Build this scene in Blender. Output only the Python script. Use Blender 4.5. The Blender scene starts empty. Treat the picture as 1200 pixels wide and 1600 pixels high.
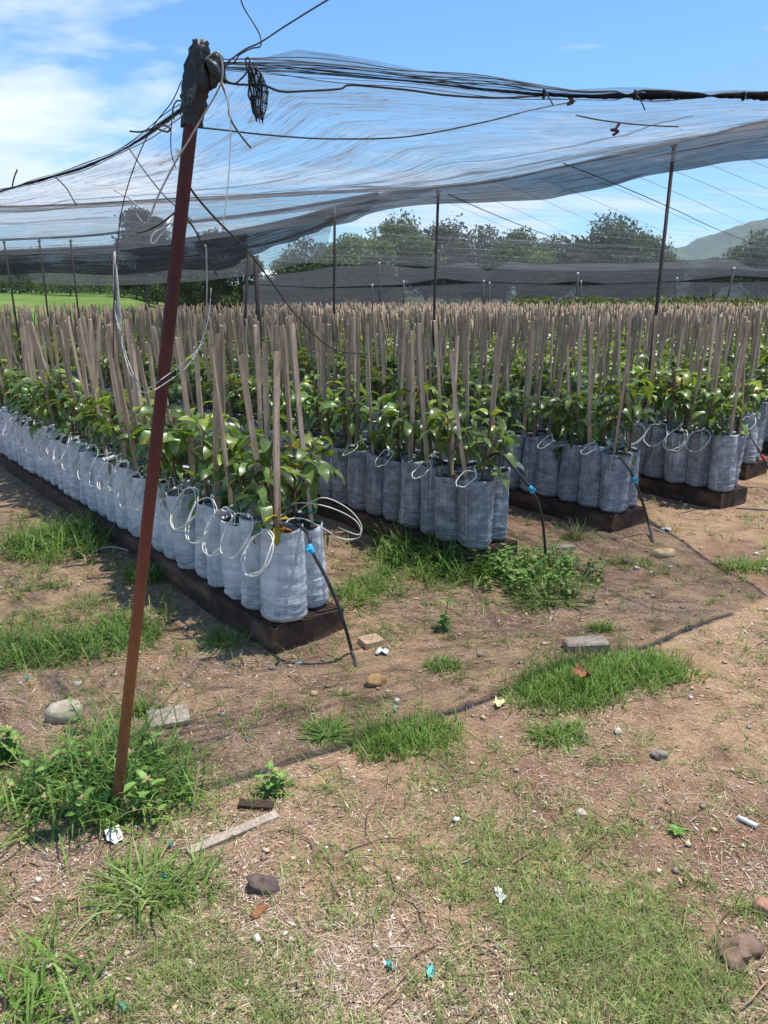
import bpy, math, random
import numpy as np
from mathutils import Vector, Matrix, Quaternion

random.seed(7); RNG = np.random.default_rng(11)
C = bpy.context.scene.collection
PI = math.pi
H = 1.55; PITCH = math.radians(15.6); FPX = 1200.0
cp, sp = math.cos(PITCH), math.sin(PITCH)

# ------------------------------------------------------------------ survey helpers (photo bearings -> real positions)
def ray(px, py):
    x, y = px-600.0, py-800.0
    return np.array([x, FPX*cp-y*sp, -(y*cp+FPX*sp)])
def ground(px, py, z=0.0):
    d = ray(px, py); t = (z-H)/d[2]
    return np.array([d[0]*t, d[1]*t, z])
def atY(px, py, Y):
    d = ray(px, py); t = Y/d[1]
    return np.array([d[0]*t, Y, H+d[2]*t])
RD = np.array([-.62, .785]); QD = np.array([.785, .62])
def qr(q, r, z=0.0):
    p = QD*q+RD*r
    return np.array([p[0], p[1], z])

# ------------------------------------------------------------------ mesh builder
class MB:
    def __init__(s): s.V=[]; s.Q=[]; s.T=[]; s.qm=[]; s.tm=[]; s.c=[]; s.n=0
    def add(s, V, Q=None, T=None, mat=0, col=(.5,.5,.5)):
        V = np.asarray(V, float); n = len(V)
        c = np.asarray(col, float)
        if c.ndim == 1: c = np.tile(c, (n,1))
        s.V.append(V); s.c.append(c)
        if Q is not None and len(Q):
            Q = np.asarray(Q, int); s.Q.append(Q+s.n)
            s.qm.append(np.full(len(Q), mat) if np.isscalar(mat) else np.asarray(mat))
        if T is not None and len(T):
            T = np.asarray(T, int); s.T.append(T+s.n); s.tm.append(np.full(len(T), mat if np.isscalar(mat) else mat[0]))
        s.n += n
    def addmb(s, o, M=None):
        V = np.concatenate(o.V)
        if M is not None: V = V@np.asarray(M)[:3,:3].T+np.asarray(M)[:3,3]
        c = np.concatenate(o.c)
        Q = np.concatenate(o.Q) if o.Q else None; T = np.concatenate(o.T) if o.T else None
        base = s.n; s.V.append(V); s.c.append(c); s.n += len(V)
        if Q is not None: s.Q.append(Q+base); s.qm.append(np.concatenate(o.qm))
        if T is not None: s.T.append(T+base); s.tm.append(np.concatenate(o.tm))
    def mesh(s, name, mats, smooth=True):
        me = bpy.data.meshes.new(name)
        V = np.concatenate(s.V)
        Q = np.concatenate(s.Q) if s.Q else np.zeros((0,4), int)
        T = np.concatenate(s.T) if s.T else np.zeros((0,3), int)
        me.vertices.add(len(V)); me.vertices.foreach_set('co', V.astype(np.float32).ravel())
        nl = Q.size+T.size
        me.loops.add(nl); me.loops.foreach_set('vertex_index', np.concatenate([Q.ravel(), T.ravel()]).astype(np.int32))
        npoly = len(Q)+len(T); me.polygons.add(npoly)
        ls = np.concatenate([np.arange(len(Q))*4, Q.size+np.arange(len(T))*3]).astype(np.int32)
        me.polygons.foreach_set('loop_start', ls)
        mi = np.concatenate([np.concatenate(s.qm) if s.qm else np.zeros(0,int), np.concatenate(s.tm) if s.tm else np.zeros(0,int)]).astype(np.int32)
        for m in (mats if isinstance(mats,(list,tuple)) else [mats]): me.materials.append(m)
        me.polygons.foreach_set('material_index', mi)
        me.polygons.foreach_set('use_smooth', np.full(npoly, bool(smooth)))
        a = me.color_attributes.new('col', 'FLOAT_COLOR', 'POINT')
        cc = np.ones((len(V),4), np.float32); cc[:,:3] = np.concatenate(s.c)
        a.data.foreach_set('color', cc.ravel())
        me.update(calc_edges=True)
        return me
    def obj(s, name, mats, parent=None, smooth=True, loc=None):
        o = bpy.data.objects.new(name, s.mesh(name, mats, smooth)); C.objects.link(o)
        if parent is not None: o.parent = parent
        if loc is not None: o.location = loc
        return o
def tag(o, label=None, cat=None, group=None, kind=None):
    if label: o['label'] = label
    if cat: o['category'] = cat
    if group: o['group'] = group
    if kind: o['kind'] = kind
    return o
def thing(name, label, cat, loc=(0,0,0), rotz=0, group=None):
    o = bpy.data.objects.new(name, None); C.objects.link(o)
    o.location = loc; o.rotation_euler = (0,0,rotz); o.empty_display_size=.1
    return tag(o, label, cat, group)

# ------------------------------------------------------------------ shape helpers
def grid_faces(nu, nv, wrap=False):
    q=[]
    for j in range(nv-1):
        for i in range(nu if wrap else nu-1):
            a=j*nu+i; b=j*nu+(i+1)%nu
            q.append((a,b,b+nu,a+nu))
    return np.array(q)
def smoothpath(P, n=8):
    P=[np.asarray(p,float) for p in P]
    if len(P)<3: return np.array(P)
    out=[]
    for i in range(len(P)-1):
        p0=P[max(i-1,0)];p1=P[i];p2=P[i+1];p3=P[min(i+2,len(P)-1)]
        for k in range(n):
            t=k/n
            out.append(.5*((2*p1)+(-p0+p2)*t+(2*p0-5*p1+4*p2-p3)*t*t+(-p0+3*p1-3*p2+p3)*t**3))
    out.append(P[-1]); return np.array(out)
def tube(mb, P, R, sides=6, mat=0, col=(.5,.5,.5), caps=True, sq=1.0):
    P=np.asarray(P,float); n=len(P)
    R=np.full(n,R) if np.isscalar(R) else np.asarray(R,float)
    T=np.gradient(P,axis=0); T/=np.linalg.norm(T,axis=1)[:,None]+1e-12
    up=np.array([0,0,1.]) if abs(T[0][2])<.9 else np.array([1.,0,0])
    N=np.cross(T[0],up); N/=np.linalg.norm(N); V=[]
    a=np.arange(sides)*2*PI/sides
    for i in range(n):
        N=N-T[i]*np.dot(N,T[i]); N/=np.linalg.norm(N)+1e-12
        B=np.cross(T[i],N)
        V.append(P[i]+R[i]*(np.cos(a)[:,None]*N+sq*np.sin(a)[:,None]*B))
    V=np.concatenate(V); Q=grid_faces(sides,n,True); TT=None
    if caps:
        V=np.vstack([V,P[0],P[-1]]); TT=[]
        for k in range(sides):
            TT.append((n*sides,(k+1)%sides,k)); TT.append((n*sides+1,(n-1)*sides+k,(n-1)*sides+(k+1)%sides))
    mb.add(V,Q,TT,mat,col)
def box(mb, c, s, M=None, mat=0, col=(.5,.5,.5), taper=1.0, bev=0.0):
    hx,hy,hz=[v/2 for v in s]
    if bev<=0:
        V=np.array([(-hx,-hy,-hz),(hx,-hy,-hz),(hx,hy,-hz),(-hx,hy,-hz),(-hx*taper,-hy*taper,hz),(hx*taper,-hy*taper,hz),(hx*taper,hy*taper,hz),(-hx*taper,hy*taper,hz)])
        Q=[(0,3,2,1),(4,5,6,7),(0,1,5,4),(1,2,6,5),(2,3,7,6),(3,0,4,7)]
    else:
        V=[];Q=[]
        rings=[(-hz,bev),(-hz+bev,0),(hz-bev,0),(hz,bev)]
        for z,i in rings:
            x,y=hx-i,hy-i; b=bev
            V+=[(x-b,-y,z),(x,-y+b,z),(x,y-b,z),(x-b,y,z),(-x+b,y,z),(-x,y-b,z),(-x,-y+b,z),(-x+b,-y,z)]
        for j in range(3):
            for k in range(8): Q.append((j*8+k,j*8+(k+1)%8,(j+1)*8+(k+1)%8,(j+1)*8+k))
        V=np.array(V)
        for o,f in ((0,-1),(24,1)):
            ids=[o+k for k in range(8)]
            fs=[(ids[0],ids[1],ids[2],ids[3]),(ids[0],ids[3],ids[4],ids[7]),(ids[4],ids[5],ids[6],ids[7])]
            for q in fs: Q.append(q if f>0 else q[::-1])
    if M is not None: V=V@np.asarray(M)[:3,:3].T
    mb.add(V+np.asarray(c,float),Q,None,mat,col)
def rotM(ax,an): return np.array(Matrix.Rotation(an,3,ax))
_perm=RNG.random((256,256))
def vnoise(x,y):
    xi=np.floor(x).astype(int); yi=np.floor(y).astype(int); fx=x-xi; fy=y-yi
    fx=fx*fx*(3-2*fx); fy=fy*fy*(3-2*fy)
    g=lambda i,j:_perm[i%256,j%256]
    return (g(xi,yi)*(1-fx)+g(xi+1,yi)*fx)*(1-fy)+(g(xi,yi+1)*(1-fx)+g(xi+1,yi+1)*fx)*fy
def fbm(x,y,o=4,l=2.0,g=.5):
    s=0;a=1;t=0
    for k in range(o):
        s=s+a*vnoise(x+17.3*k,y+9.1*k); t+=a; a*=g; x=x*l; y=y*l
    return s/t
def rock(mb, c, s, seed, mat=0, col=(.5,.5,.5), nu=14, nv=9, rough=.25, rz=0, flat=1.0):
    r=np.random.default_rng(seed); ph=r.random(6)*9
    V=[]
    for j in range(nv):
        th=PI*j/(nv-1)
        for i in range(nu):
            a=2*PI*i/nu
            d=np.array([math.sin(th)*math.cos(a),math.sin(th)*math.sin(a),math.cos(th)])
            k=1+rough*(math.sin(d[0]*3+ph[0])*math.cos(d[1]*3.3+ph[1])+.6*math.sin(d[2]*5+ph[2]+d[0]*4)+.35*math.sin(9*d[1]+ph[3]+6*d[0]))
            d=np.sign(d)*np.abs(d)**.8
            V.append(d*k*np.array(s)/2)
    V=np.array(V)@rotM('Z',rz).T
    mb.add(V+np.asarray(c),grid_faces(nu,nv,True),None,mat,col)

# ------------------------------------------------------------------ materials
def newmat(name):
    m=bpy.data.materials.new(name); m.use_nodes=True; nt=m.node_tree
    return m,nt,nt.nodes['Principled BSDF'],nt.nodes['Material Output']
def N(nt,t,**k):
    n=nt.nodes.new(t)
    for a,v in k.items():
        if a=='inp':
            for i,x in v.items(): n.inputs[i].default_value=x
        else: setattr(n,a,v)
    return n
def ramp(nt,fac,stops):
    r=nt.nodes.new('ShaderNodeValToRGB'); e=r.color_ramp.elements
    while len(e)<len(stops): e.new(.5)
    for i,(p,c) in enumerate(stops):
        e[i].position=p; e[i].color=(c,c,c,1) if np.isscalar(c) else (*c,1)
    nt.links.new(fac,r.inputs[0]); return r.outputs[0]
def mixc(nt,f,a,b,mode='MIX'):
    n=nt.nodes.new('ShaderNodeMix'); n.data_type='RGBA'; n.blend_type=mode
    for s,v in ((0,f),(6,a),(7,b)):
        if isinstance(v,bpy.types.NodeSocket): nt.links.new(v,n.inputs[s])
        elif s==0: n.inputs[s].default_value=v
        else: n.inputs[s].default_value=(*v,1)
    return n.outputs[2]
def math_(nt,op,a,b=None,clamp=False):
    n=nt.nodes.new('ShaderNodeMath'); n.operation=op; n.use_clamp=clamp
    for i,v in enumerate((a,b)):
        if v is None: continue
        if isinstance(v,bpy.types.NodeSocket): nt.links.new(v,n.inputs[i])
        else: n.inputs[i].default_value=v
    return n.outputs[0]
def coords(nt,scale=(1,1,1),kind='Object',rot=(0,0,0)):
    t=nt.nodes.new('ShaderNodeTexCoord'); m=nt.nodes.new('ShaderNodeMapping')
    m.inputs['Scale'].default_value=scale; m.inputs['Rotation'].default_value=rot
    nt.links.new(t.outputs[kind],m.inputs[0]); return m.outputs[0]
def noise(nt,co,scale,detail=4,rough=.55,dist=0):
    n=N(nt,'ShaderNodeTexNoise',inp={'Scale':scale,'Detail':detail,'Roughness':rough,'Distortion':dist})
    nt.links.new(co,n.inputs['Vector']); return n.outputs['Fac']
def bump(nt,b,h,strength=.3,dist=.01):
    n=N(nt,'ShaderNodeBump',inp={'Strength':strength,'Distance':dist}); nt.links.new(h,n.inputs['Height'])
    nt.links.new(n.outputs[0],b.inputs['Normal']); return n
def attr(nt):
    n=nt.nodes.new('ShaderNodeAttribute'); n.attribute_name='col'; return n
def objrand(nt):
    return nt.nodes.new('ShaderNodeObjectInfo').outputs['Random']
def simple(name,col,rough=.8,var=.25,sc=30,metal=0,bmp=0,spec=None,stretch=(1,1,1)):
    m,nt,b,o=newmat(name); co=coords(nt,stretch)
    f=noise(nt,co,sc,5)
    lo=tuple(c*(1-var) for c in col); hi=tuple(min(1,c*(1+var)) for c in col)
    nt.links.new(ramp(nt,f,[(.3,lo),(.7,hi)]),b.inputs['Base Color'])
    b.inputs['Roughness'].default_value=rough; b.inputs['Metallic'].default_value=metal
    if spec is not None: b.inputs['Specular IOR Level'].default_value=spec
    if bmp: bump(nt,b,f,bmp,.004)
    return m
def vcol(name,rough=.8,var=.2,sc=60,transl=0,spec=.3,tcol=1.3,bmp=0):
    """surface whose own colour varies piece by piece (mesh colour attribute)"""
    m,nt,b,o=newmat(name); a=attr(nt); f=noise(nt,coords(nt),sc,3)
    c=mixc(nt,1.0,a.outputs['Color'],ramp(nt,f,[(.25,1-var),(.75,1+var)]),'MULTIPLY')
    nt.links.new(c,b.inputs['Base Color']); b.inputs['Roughness'].default_value=rough
    b.inputs['Specular IOR Level'].default_value=spec
    if bmp: bump(nt,b,f,bmp,.003)
    if transl:
        t=nt.nodes.new('ShaderNodeBsdfTranslucent'); mx=nt.nodes.new('ShaderNodeMixShader'); mx.inputs[0].default_value=transl
        tc=mixc(nt,1.0,c,(tcol,tcol*1.05,tcol*.5),'MULTIPLY'); nt.links.new(tc,t.inputs[0])
        nt.links.new(b.outputs[0],mx.inputs[1]); nt.links.new(t.outputs[0],mx.inputs[2]); nt.links.new(mx.outputs[0],o.inputs[0])
    return m

def mat_ground():
    m,nt,b,o=newmat('dirt_ground'); co=coords(nt)
    n1=noise(nt,co,.9,5,.6,.4); n2=noise(nt,co,7,6,.65); n3=noise(nt,co,60,4,.7); n4=noise(nt,co,260,3,.7)
    c=ramp(nt,n1,[(.33,(.27,.15,.092)),(.45,(.35,.225,.15)),(.57,(.46,.305,.185)),(.72,(.38,.265,.19))])
    c=mixc(nt,1.0,c,ramp(nt,n2,[(.28,(.52,.47,.45)),(.5,(.97,.96,.95)),(.72,(1.28,1.25,1.22))]),'MULTIPLY')
    c=mixc(nt,1.0,c,ramp(nt,n3,[(.28,.6),(.5,1.0),(.75,1.25)]),'MULTIPLY')
    c=mixc(nt,1.0,c,ramp(nt,n4,[(.3,.5),(.5,.88),(.7,1.3)]),'MULTIPLY')
    # humus flecks
    v=N(nt,'ShaderNodeTexVoronoi',inp={'Scale':85.0,'Randomness':1.0}); nt.links.new(co,v.inputs['Vector'])
    fl=ramp(nt,v.outputs['Distance'],[(.10,1.0),(.2,0.0)])
    c=mixc(nt,math_(nt,'MULTIPLY',fl,.45),c,(.16,.10,.07))
    # far field carries a turf tint of its own
    a=attr(nt); gm=mixc(nt,1.0,ramp(nt,noise(nt,co,.35,6,.7),[(.3,(.065,.12,.024)),(.5,(.11,.18,.036)),(.7,(.18,.22,.065))]),ramp(nt,noise(nt,co,6,4,.8),[(.3,.6),(.7,1.3)]),'MULTIPLY')
    s=nt.nodes.new('ShaderNodeSeparateColor'); nt.links.new(a.outputs['Color'],s.inputs[0])
    c=mixc(nt,s.outputs[0],c,gm)
    nt.links.new(c,b.inputs['Base Color']); b.inputs['Roughness'].default_value=.95; b.inputs['Specular IOR Level'].default_value=.15
    h=math_(nt,'ADD',math_(nt,'MULTIPLY',n3,.6),math_(nt,'ADD',math_(nt,'MULTIPLY',n4,.4),n2))
    bump(nt,b,h,.95,.026); return m
def mat_bag(name='grow_bag_plastic',gain=-.03):
    m,nt,b,o=newmat(name)
    co=coords(nt); r=objrand(nt)
    add=N(nt,'ShaderNodeVectorMath',operation='ADD'); nt.links.new(co,add.inputs[0])
    cmb=N(nt,'ShaderNodeCombineXYZ'); 
    for i in range(3): nt.links.new(math_(nt,'MULTIPLY',r,31.7+13*i),cmb.inputs[i])
    nt.links.new(cmb.outputs[0],add.inputs[1]); P=add.outputs[0]
    def st(sc): 
        mp=N(nt,'ShaderNodeMapping'); mp.inputs['Scale'].default_value=sc; nt.links.new(P,mp.inputs[0]); return mp.outputs[0]
    nA=noise(nt,P,14,5,.6); nV=noise(nt,st((60,60,3)),1,4,.6); nH=noise(nt,st((6,6,85)),1,4,.6); nF=noise(nt,P,220,3,.6)
    a=attr(nt); s=nt.nodes.new('ShaderNodeSeparateColor'); nt.links.new(a.outputs['Color'],s.inputs[0])
    f=math_(nt,'ADD',math_(nt,'MULTIPLY',nA,.46),math_(nt,'ADD',math_(nt,'MULTIPLY',nV,.17),math_(nt,'ADD',math_(nt,'MULTIPLY',nH,.18),math_(nt,'MULTIPLY',nF,.22))))
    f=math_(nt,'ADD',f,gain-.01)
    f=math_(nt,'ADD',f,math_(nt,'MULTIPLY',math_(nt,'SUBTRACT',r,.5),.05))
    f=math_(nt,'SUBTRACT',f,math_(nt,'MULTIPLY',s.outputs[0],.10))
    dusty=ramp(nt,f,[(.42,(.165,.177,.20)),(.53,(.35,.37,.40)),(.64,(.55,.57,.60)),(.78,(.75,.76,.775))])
    rid=ramp(nt,noise(nt,st((5,5,75)),1,3,.6,1.2),[(.50,0.0),(.535,.8),(.57,0.0)])
    rid=math_(nt,'MULTIPLY',rid,math_(nt,'MULTIPLY',s.outputs[0],3.2,True))
    dk=math_(nt,'MULTIPLY',ramp(nt,noise(nt,st((5,5,75)),1,3,.6,1.2),[(.40,0.0),(.44,.75),(.49,0.0)]),math_(nt,'MULTIPLY',s.outputs[0],3.0,True))  # shaded side of the crinkles painted into the colour as dark lines
    dusty=mixc(nt,dk,mixc(nt,rid,dusty,(.80,.82,.83)),(.13,.14,.17))
    # lime drip streaks
    stv=ramp(nt,noise(nt,st((70,70,1.2)),1,2,.5),[(.62,0.0),(.67,.75)])
    gate=ramp(nt,noise(nt,st((11,11,3)),1,2,.5),[(.46,0.0),(.56,1.0)])
    dc=mixc(nt,math_(nt,'MULTIPLY',stv,gate),dusty,(.68,.68,.66)); nt.links.new(dc,b.inputs['Base Color'])
    b.inputs['Roughness'].default_value=.62; b.inputs['Specular IOR Level'].default_value=.35
    bump(nt,b,math_(nt,'ADD',math_(nt,'ADD',nH,rid),math_(nt,'MULTIPLY',nF,.3)),.6,.008); return m
def mat_leaf(name='sapling_leaf',rough=.36):
    m,nt,b,o=newmat(name); a=attr(nt); co=coords(nt); r=objrand(nt)
    f=noise(nt,co,40,4)
    c=mixc(nt,1.0,a.outputs['Color'],ramp(nt,f,[(.3,.75),(.7,1.2)]),'MULTIPLY')
    hs=N(nt,'ShaderNodeHueSaturation'); nt.links.new(c,hs.inputs['Color'])
    nt.links.new(math_(nt,'ADD',math_(nt,'MULTIPLY',r,.02),.49),hs.inputs['Hue'])
    nt.links.new(math_(nt,'ADD',math_(nt,'MULTIPLY',r,.4),.8),hs.inputs['Value'])
    c=hs.outputs[0]
    nt.links.new(c,b.inputs['Base Color']); b.inputs['Roughness'].default_value=rough; b.inputs['Specular IOR Level'].default_value=.55
    bump(nt,b,noise(nt,co,90,2),.25,.003)
    t=nt.nodes.new('ShaderNodeBsdfTranslucent'); mx=nt.nodes.new('ShaderNodeMixShader'); mx.inputs[0].default_value=.28
    nt.links.new(mixc(nt,1.0,c,(2.0,2.1,.6),'MULTIPLY'),t.inputs[0])
    nt.links.new(b.outputs[0],mx.inputs[1]); nt.links.new(t.outputs[0],mx.inputs[2]); nt.links.new(mx.outputs[0],o.inputs[0])
    return m
def mat_wood(name,lo,hi,dark):
    m,nt,b,o=newmat(name); co=coords(nt,(90,90,5)); r=objrand(nt); a=attr(nt)
    f=noise(nt,co,1,5,.6); g=noise(nt,coords(nt),9,4)
    c=ramp(nt,f,[(.25,dark),(.5,lo),(.75,hi)])
    c=mixc(nt,1.0,c,ramp(nt,g,[(.3,.75),(.7,1.15)]),'MULTIPLY')
    c=mixc(nt,1.0,c,a.outputs['Color'],'MULTIPLY')
    hs=N(nt,'ShaderNodeHueSaturation'); nt.links.new(c,hs.inputs['Color'])
    nt.links.new(math_(nt,'ADD',math_(nt,'MULTIPLY',r,.55),.72),hs.inputs['Value']); hs.inputs['Saturation'].default_value=1.12
    nt.links.new(hs.outputs[0],b.inputs['Base Color']); b.inputs['Roughness'].default_value=.85; b.inputs['Specular IOR Level'].default_value=.2
    bump(nt,b,f,.4,.003); return m
def mat_rust_pole():
    m,nt,b,o=newmat('rusted_pole_paint'); t=nt.nodes.new('ShaderNodeTexCoord'); s=nt.nodes.new('ShaderNodeSeparateXYZ'); nt.links.new(t.outputs['Object'],s.inputs[0])
    co=coords(nt,(1,1,.5)); f=noise(nt,co,22,6,.65); g=noise(nt,co,4,4)
    z=math_(nt,'ADD',math_(nt,'MULTIPLY',s.outputs[2],.45),math_(nt,'ADD',math_(nt,'MULTIPLY',f,.25),math_(nt,'MULTIPLY',g,.25)))
    c=ramp(nt,z,[(.34,(.23,.095,.04)),(.52,(.30,.11,.035)),(.68,(.19,.052,.028)),(.82,(.115,.028,.022)),(1.0,(.075,.021,.019))])
    c=mixc(nt,1.0,c,ramp(nt,f,[(.3,.6),(.55,1.0),(.75,1.35)]),'MULTIPLY')
    nt.links.new(c,b.inputs['Base Color']); b.inputs['Roughness'].default_value=.7; b.inputs['Specular IOR Level'].default_value=.3
    bump(nt,b,f,.35,.004); return m
def mat_net(name,alpha,streak,col,fine=(3,90),lines=None,rot=0.0,transl=.5,crinkle=None):
    """woven shade cloth: part of the light passes between the threads, folds and bunched threads pass less. UV: u along the folds, v across"""
    m,nt,b,o=newmat(name); nt.nodes.remove(b)
    uv=nt.nodes.new('ShaderNodeUVMap'); uv.uv_map='UVMap'
    def mp(sc,rot=0,loc=(0,0,0)):
        k=N(nt,'ShaderNodeMapping'); k.inputs['Scale'].default_value=sc; k.inputs['Rotation'].default_value=(0,0,rot); k.inputs['Location'].default_value=loc
        nt.links.new(uv.outputs[0],k.inputs[0]); return k.outputs[0]
    n1=noise(nt,mp((fine[0],fine[1],1)),1,3,.55,.6); n2=noise(nt,mp((fine[0]*.25,fine[1]*.12,1),.12),1,4,.6,.4); n3=noise(nt,mp((fine[0]*1.5,fine[1]*.35,1),-.1),1,3,.6,.8)
    n4=noise(nt,mp((fine[0]*.5,fine[1]*.5,1),.05,(3.1,7.7,0)),1,2,.5,1.2)
    a=math_(nt,'MULTIPLY',ramp(nt,n1,[(.45,0.0),(.72,1.0)]),streak*.45)
    a=math_(nt,'ADD',a,math_(nt,'MULTIPLY',ramp(nt,n2,[(.35,0.0),(.75,1.0)]),streak*.45))
    a=math_(nt,'ADD',a,math_(nt,'MULTIPLY',ramp(nt,n3,[(.52,0.0),(.66,1.0)]),streak*.5))
    a=math_(nt,'ADD',a,math_(nt,'MULTIPLY',ramp(nt,n4,[(.60,0.0),(.66,1.0),(.70,0.0)]),streak*.9))
    if crinkle:
        for sc_,lo,k in (((crinkle[0],crinkle[1],1),(5.3,2.2,0),1.0),((crinkle[0]*1.7,crinkle[1]*1.6,1),(1.7,9.4,0),.7),((crinkle[0]*.6,crinkle[1]*.55,1),(8.1,4.9,0),.9)):
            nn=noise(nt,mp(sc_,.04,lo),1,3,.62,1.1); nm=noise(nt,mp((crinkle[0]*.9,crinkle[1]*.2,1),.0,(lo[1],lo[0],0)),1,2,.5)
            ln=ramp(nt,nn,[(.482,0.0),(.5,1.0),(.518,0.0)]); a=math_(nt,'ADD',a,math_(nt,'MULTIPLY',math_(nt,'MULTIPLY',ln,ramp(nt,nm,[(.38,.15),(.6,1.0)])),crinkle[2]*k))
    if lines:
        w=N(nt,'ShaderNodeTexWave',wave_type='BANDS',bands_direction='Y',inp={'Scale':lines[0],'Distortion':.6,'Detail':2.0,'Detail Scale':.4}); nt.links.new(mp((1,1,1),lines[2]),w.inputs[0])
        a=math_(nt,'ADD',a,math_(nt,'MULTIPLY',ramp(nt,w.outputs['Fac'],[(.93,0.0),(.985,1.0)]),lines[1]))
    at=attr(nt); s=nt.nodes.new('ShaderNodeSeparateColor'); nt.links.new(at.outputs['Color'],s.inputs[0])
    a=math_(nt,'ADD',math_(nt,'ADD',a,alpha),s.outputs[0],True)
    d=nt.nodes.new('ShaderNodeBsdfDiffuse'); d.inputs[0].default_value=(*col,1)
    tl=nt.nodes.new('ShaderNodeBsdfTranslucent'); tl.inputs[0].default_value=(*col,1)
    mx=nt.nodes.new('ShaderNodeMixShader'); mx.inputs[0].default_value=transl
    nt.links.new(d.outputs[0],mx.inputs[1]); nt.links.new(tl.outputs[0],mx.inputs[2])
    tr=nt.nodes.new('ShaderNodeBsdfTransparent'); m2=nt.nodes.new('ShaderNodeMixShader')
    nt.links.new(a,m2.inputs[0]); nt.links.new(tr.outputs[0],m2.inputs[1]); nt.links.new(mx.outputs[0],m2.inputs[2]); nt.links.new(m2.outputs[0],o.inputs[0])
    return m

def mat_tray():
    m,nt,b,o=newmat('rusted_tray_steel'); co=coords(nt); f=noise(nt,co,9,6,.65); g=noise(nt,coords(nt,(1,1,3)),3,5,.7)
    c=ramp(nt,f,[(.3,(.030,.020,.017)),(.5,(.055,.034,.026)),(.7,(.11,.055,.035))])
    c=mixc(nt,ramp(nt,g,[(.50,0.0),(.68,.75)]),c,(.20,.125,.085)); nt.links.new(c,b.inputs['Base Color'])
    b.inputs['Roughness'].default_value=.85; b.inputs['Specular IOR Level'].default_value=.2; bump(nt,b,f,.5,.006); return m
M={}
M['ground']=mat_ground(); M['bag']=mat_bag(); M['bag2']=mat_bag('paler_grow_bag_plastic',.125); M['leaf']=mat_leaf(rough=.33); M['stake']=mat_wood('weathered_stake_wood',(.42,.325,.245),(.59,.48,.38),(.24,.17,.125))  # bag2: paler copy of the bag plastic, first row only
M['soil']=simple('potting_soil',(.045,.03,.02),.95,.5,60,bmp=.8)
M['stem']=simple('sapling_stem',(.13,.085,.05),.8,.3,40)
M['tape']=simple('green_tie_tape',(.02,.16,.09),.5,.2,30)
M['tube']=simple('cream_drip_tube',(.72,.70,.62),.45,.08,40)
M['hose']=simple('black_polypipe',(.035,.036,.038),.5,.3,30,spec=.4)
M['blue']=simple('blue_valve_plastic',(.04,.38,.62),.4,.1,30); M['red']=simple('red_valve_plastic',(.6,.03,.05),.4,.1,30)
M['tray']=mat_tray(); M['grate']=simple('rusted_grating',(.075,.042,.032),.7,.4,25,bmp=.3)
M['pole']=mat_rust_pole(); M['wrap']=simple('black_sheet_plastic',(.012,.013,.015),.42,.4,40,spec=.45,bmp=1.0)
M['post']=simple('dark_steel_post',(.04,.028,.028),.7,.35,20); M['galv']=simple('galvanised_post',(.35,.35,.34),.5,.2,20)
M['gwire']=simple('galvanised_wire',(.30,.30,.29),.5,.2,60,metal=.3); M['bwire']=simple('rusty_dark_wire',(.035,.032,.032),.7,.4,60)
M['wwire']=simple('pale_plastic_wire',(.62,.62,.58),.5,.1,60)
M['grass']=vcol('grass_blade',.6,.25,30,.3,.25,1.5); M['litter']=vcol('dry_litter',.9,.3,90,0,.15)
M['rock']=vcol('stone_surface',.9,.35,45,0,.2,bmp=.7); M['weed']=vcol('weed_leaf',.5,.2,40,.28,.35,1.5)
M['wood2']=mat_wood('grey_scrap_wood',(.32,.265,.22),(.45,.385,.325),(.19,.15,.12))
M['white']=simple('white_plastic_scrap',(.56,.55,.52),.5,.1,30); M['cyan']=simple('turquoise_plastic_scrap',(.06,.36,.33),.5,.2,40)
M['cap']=simple('white_post_cap',(.75,.75,.74),.4,.05,20)
M['net1']=mat_net('black_shade_cloth',.115,.30,(.19,.19,.20),(1.3,24),crinkle=(1.5,17,.75)); 
M['net2']=mat_net('black_shade_cloth_slack',.28,.34,(.12,.125,.14),(1.2,16),crinkle=(1.0,7,.35)); 
M['net3']=mat_net('thin_shade_cloth',.075,.16,(.30,.32,.36),(.4,4),lines=(.32,.12,0.0))
M['flap']=mat_net('folded_shade_cloth',.76,.2,(.055,.056,.064),(1.0,26)); M['farnet']=mat_net('dense_far_shade_cloth',.70,.25,(.075,.08,.09),(.5,5))
M['rope']=mat_net('bunched_shade_cloth',.42,.6,(.02,.021,.024),(1.5,60))
M['strand']=simple('black_net_strand',(.018,.019,.022),.7,.3,40); M['foldm']=mat_net('creased_shade_cloth',.16,.75,(.10,.105,.12),(2.0,60)); M['bark']=simple('tree_bark',(.09,.07,.055),.9,.3,6); M['crown']=vcol('tree_foliage',.65,.2,3,.25,.25,1.3)
M['hill']=None

def uvset(o, U):
    me=o.data; l=me.uv_layers.new(name='UVMap'); vi=np.zeros(len(me.loops),np.int32); me.loops.foreach_get('vertex_index',vi)
    l.data.foreach_set('uv',np.asarray(U,np.float32)[vi].ravel())

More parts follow.
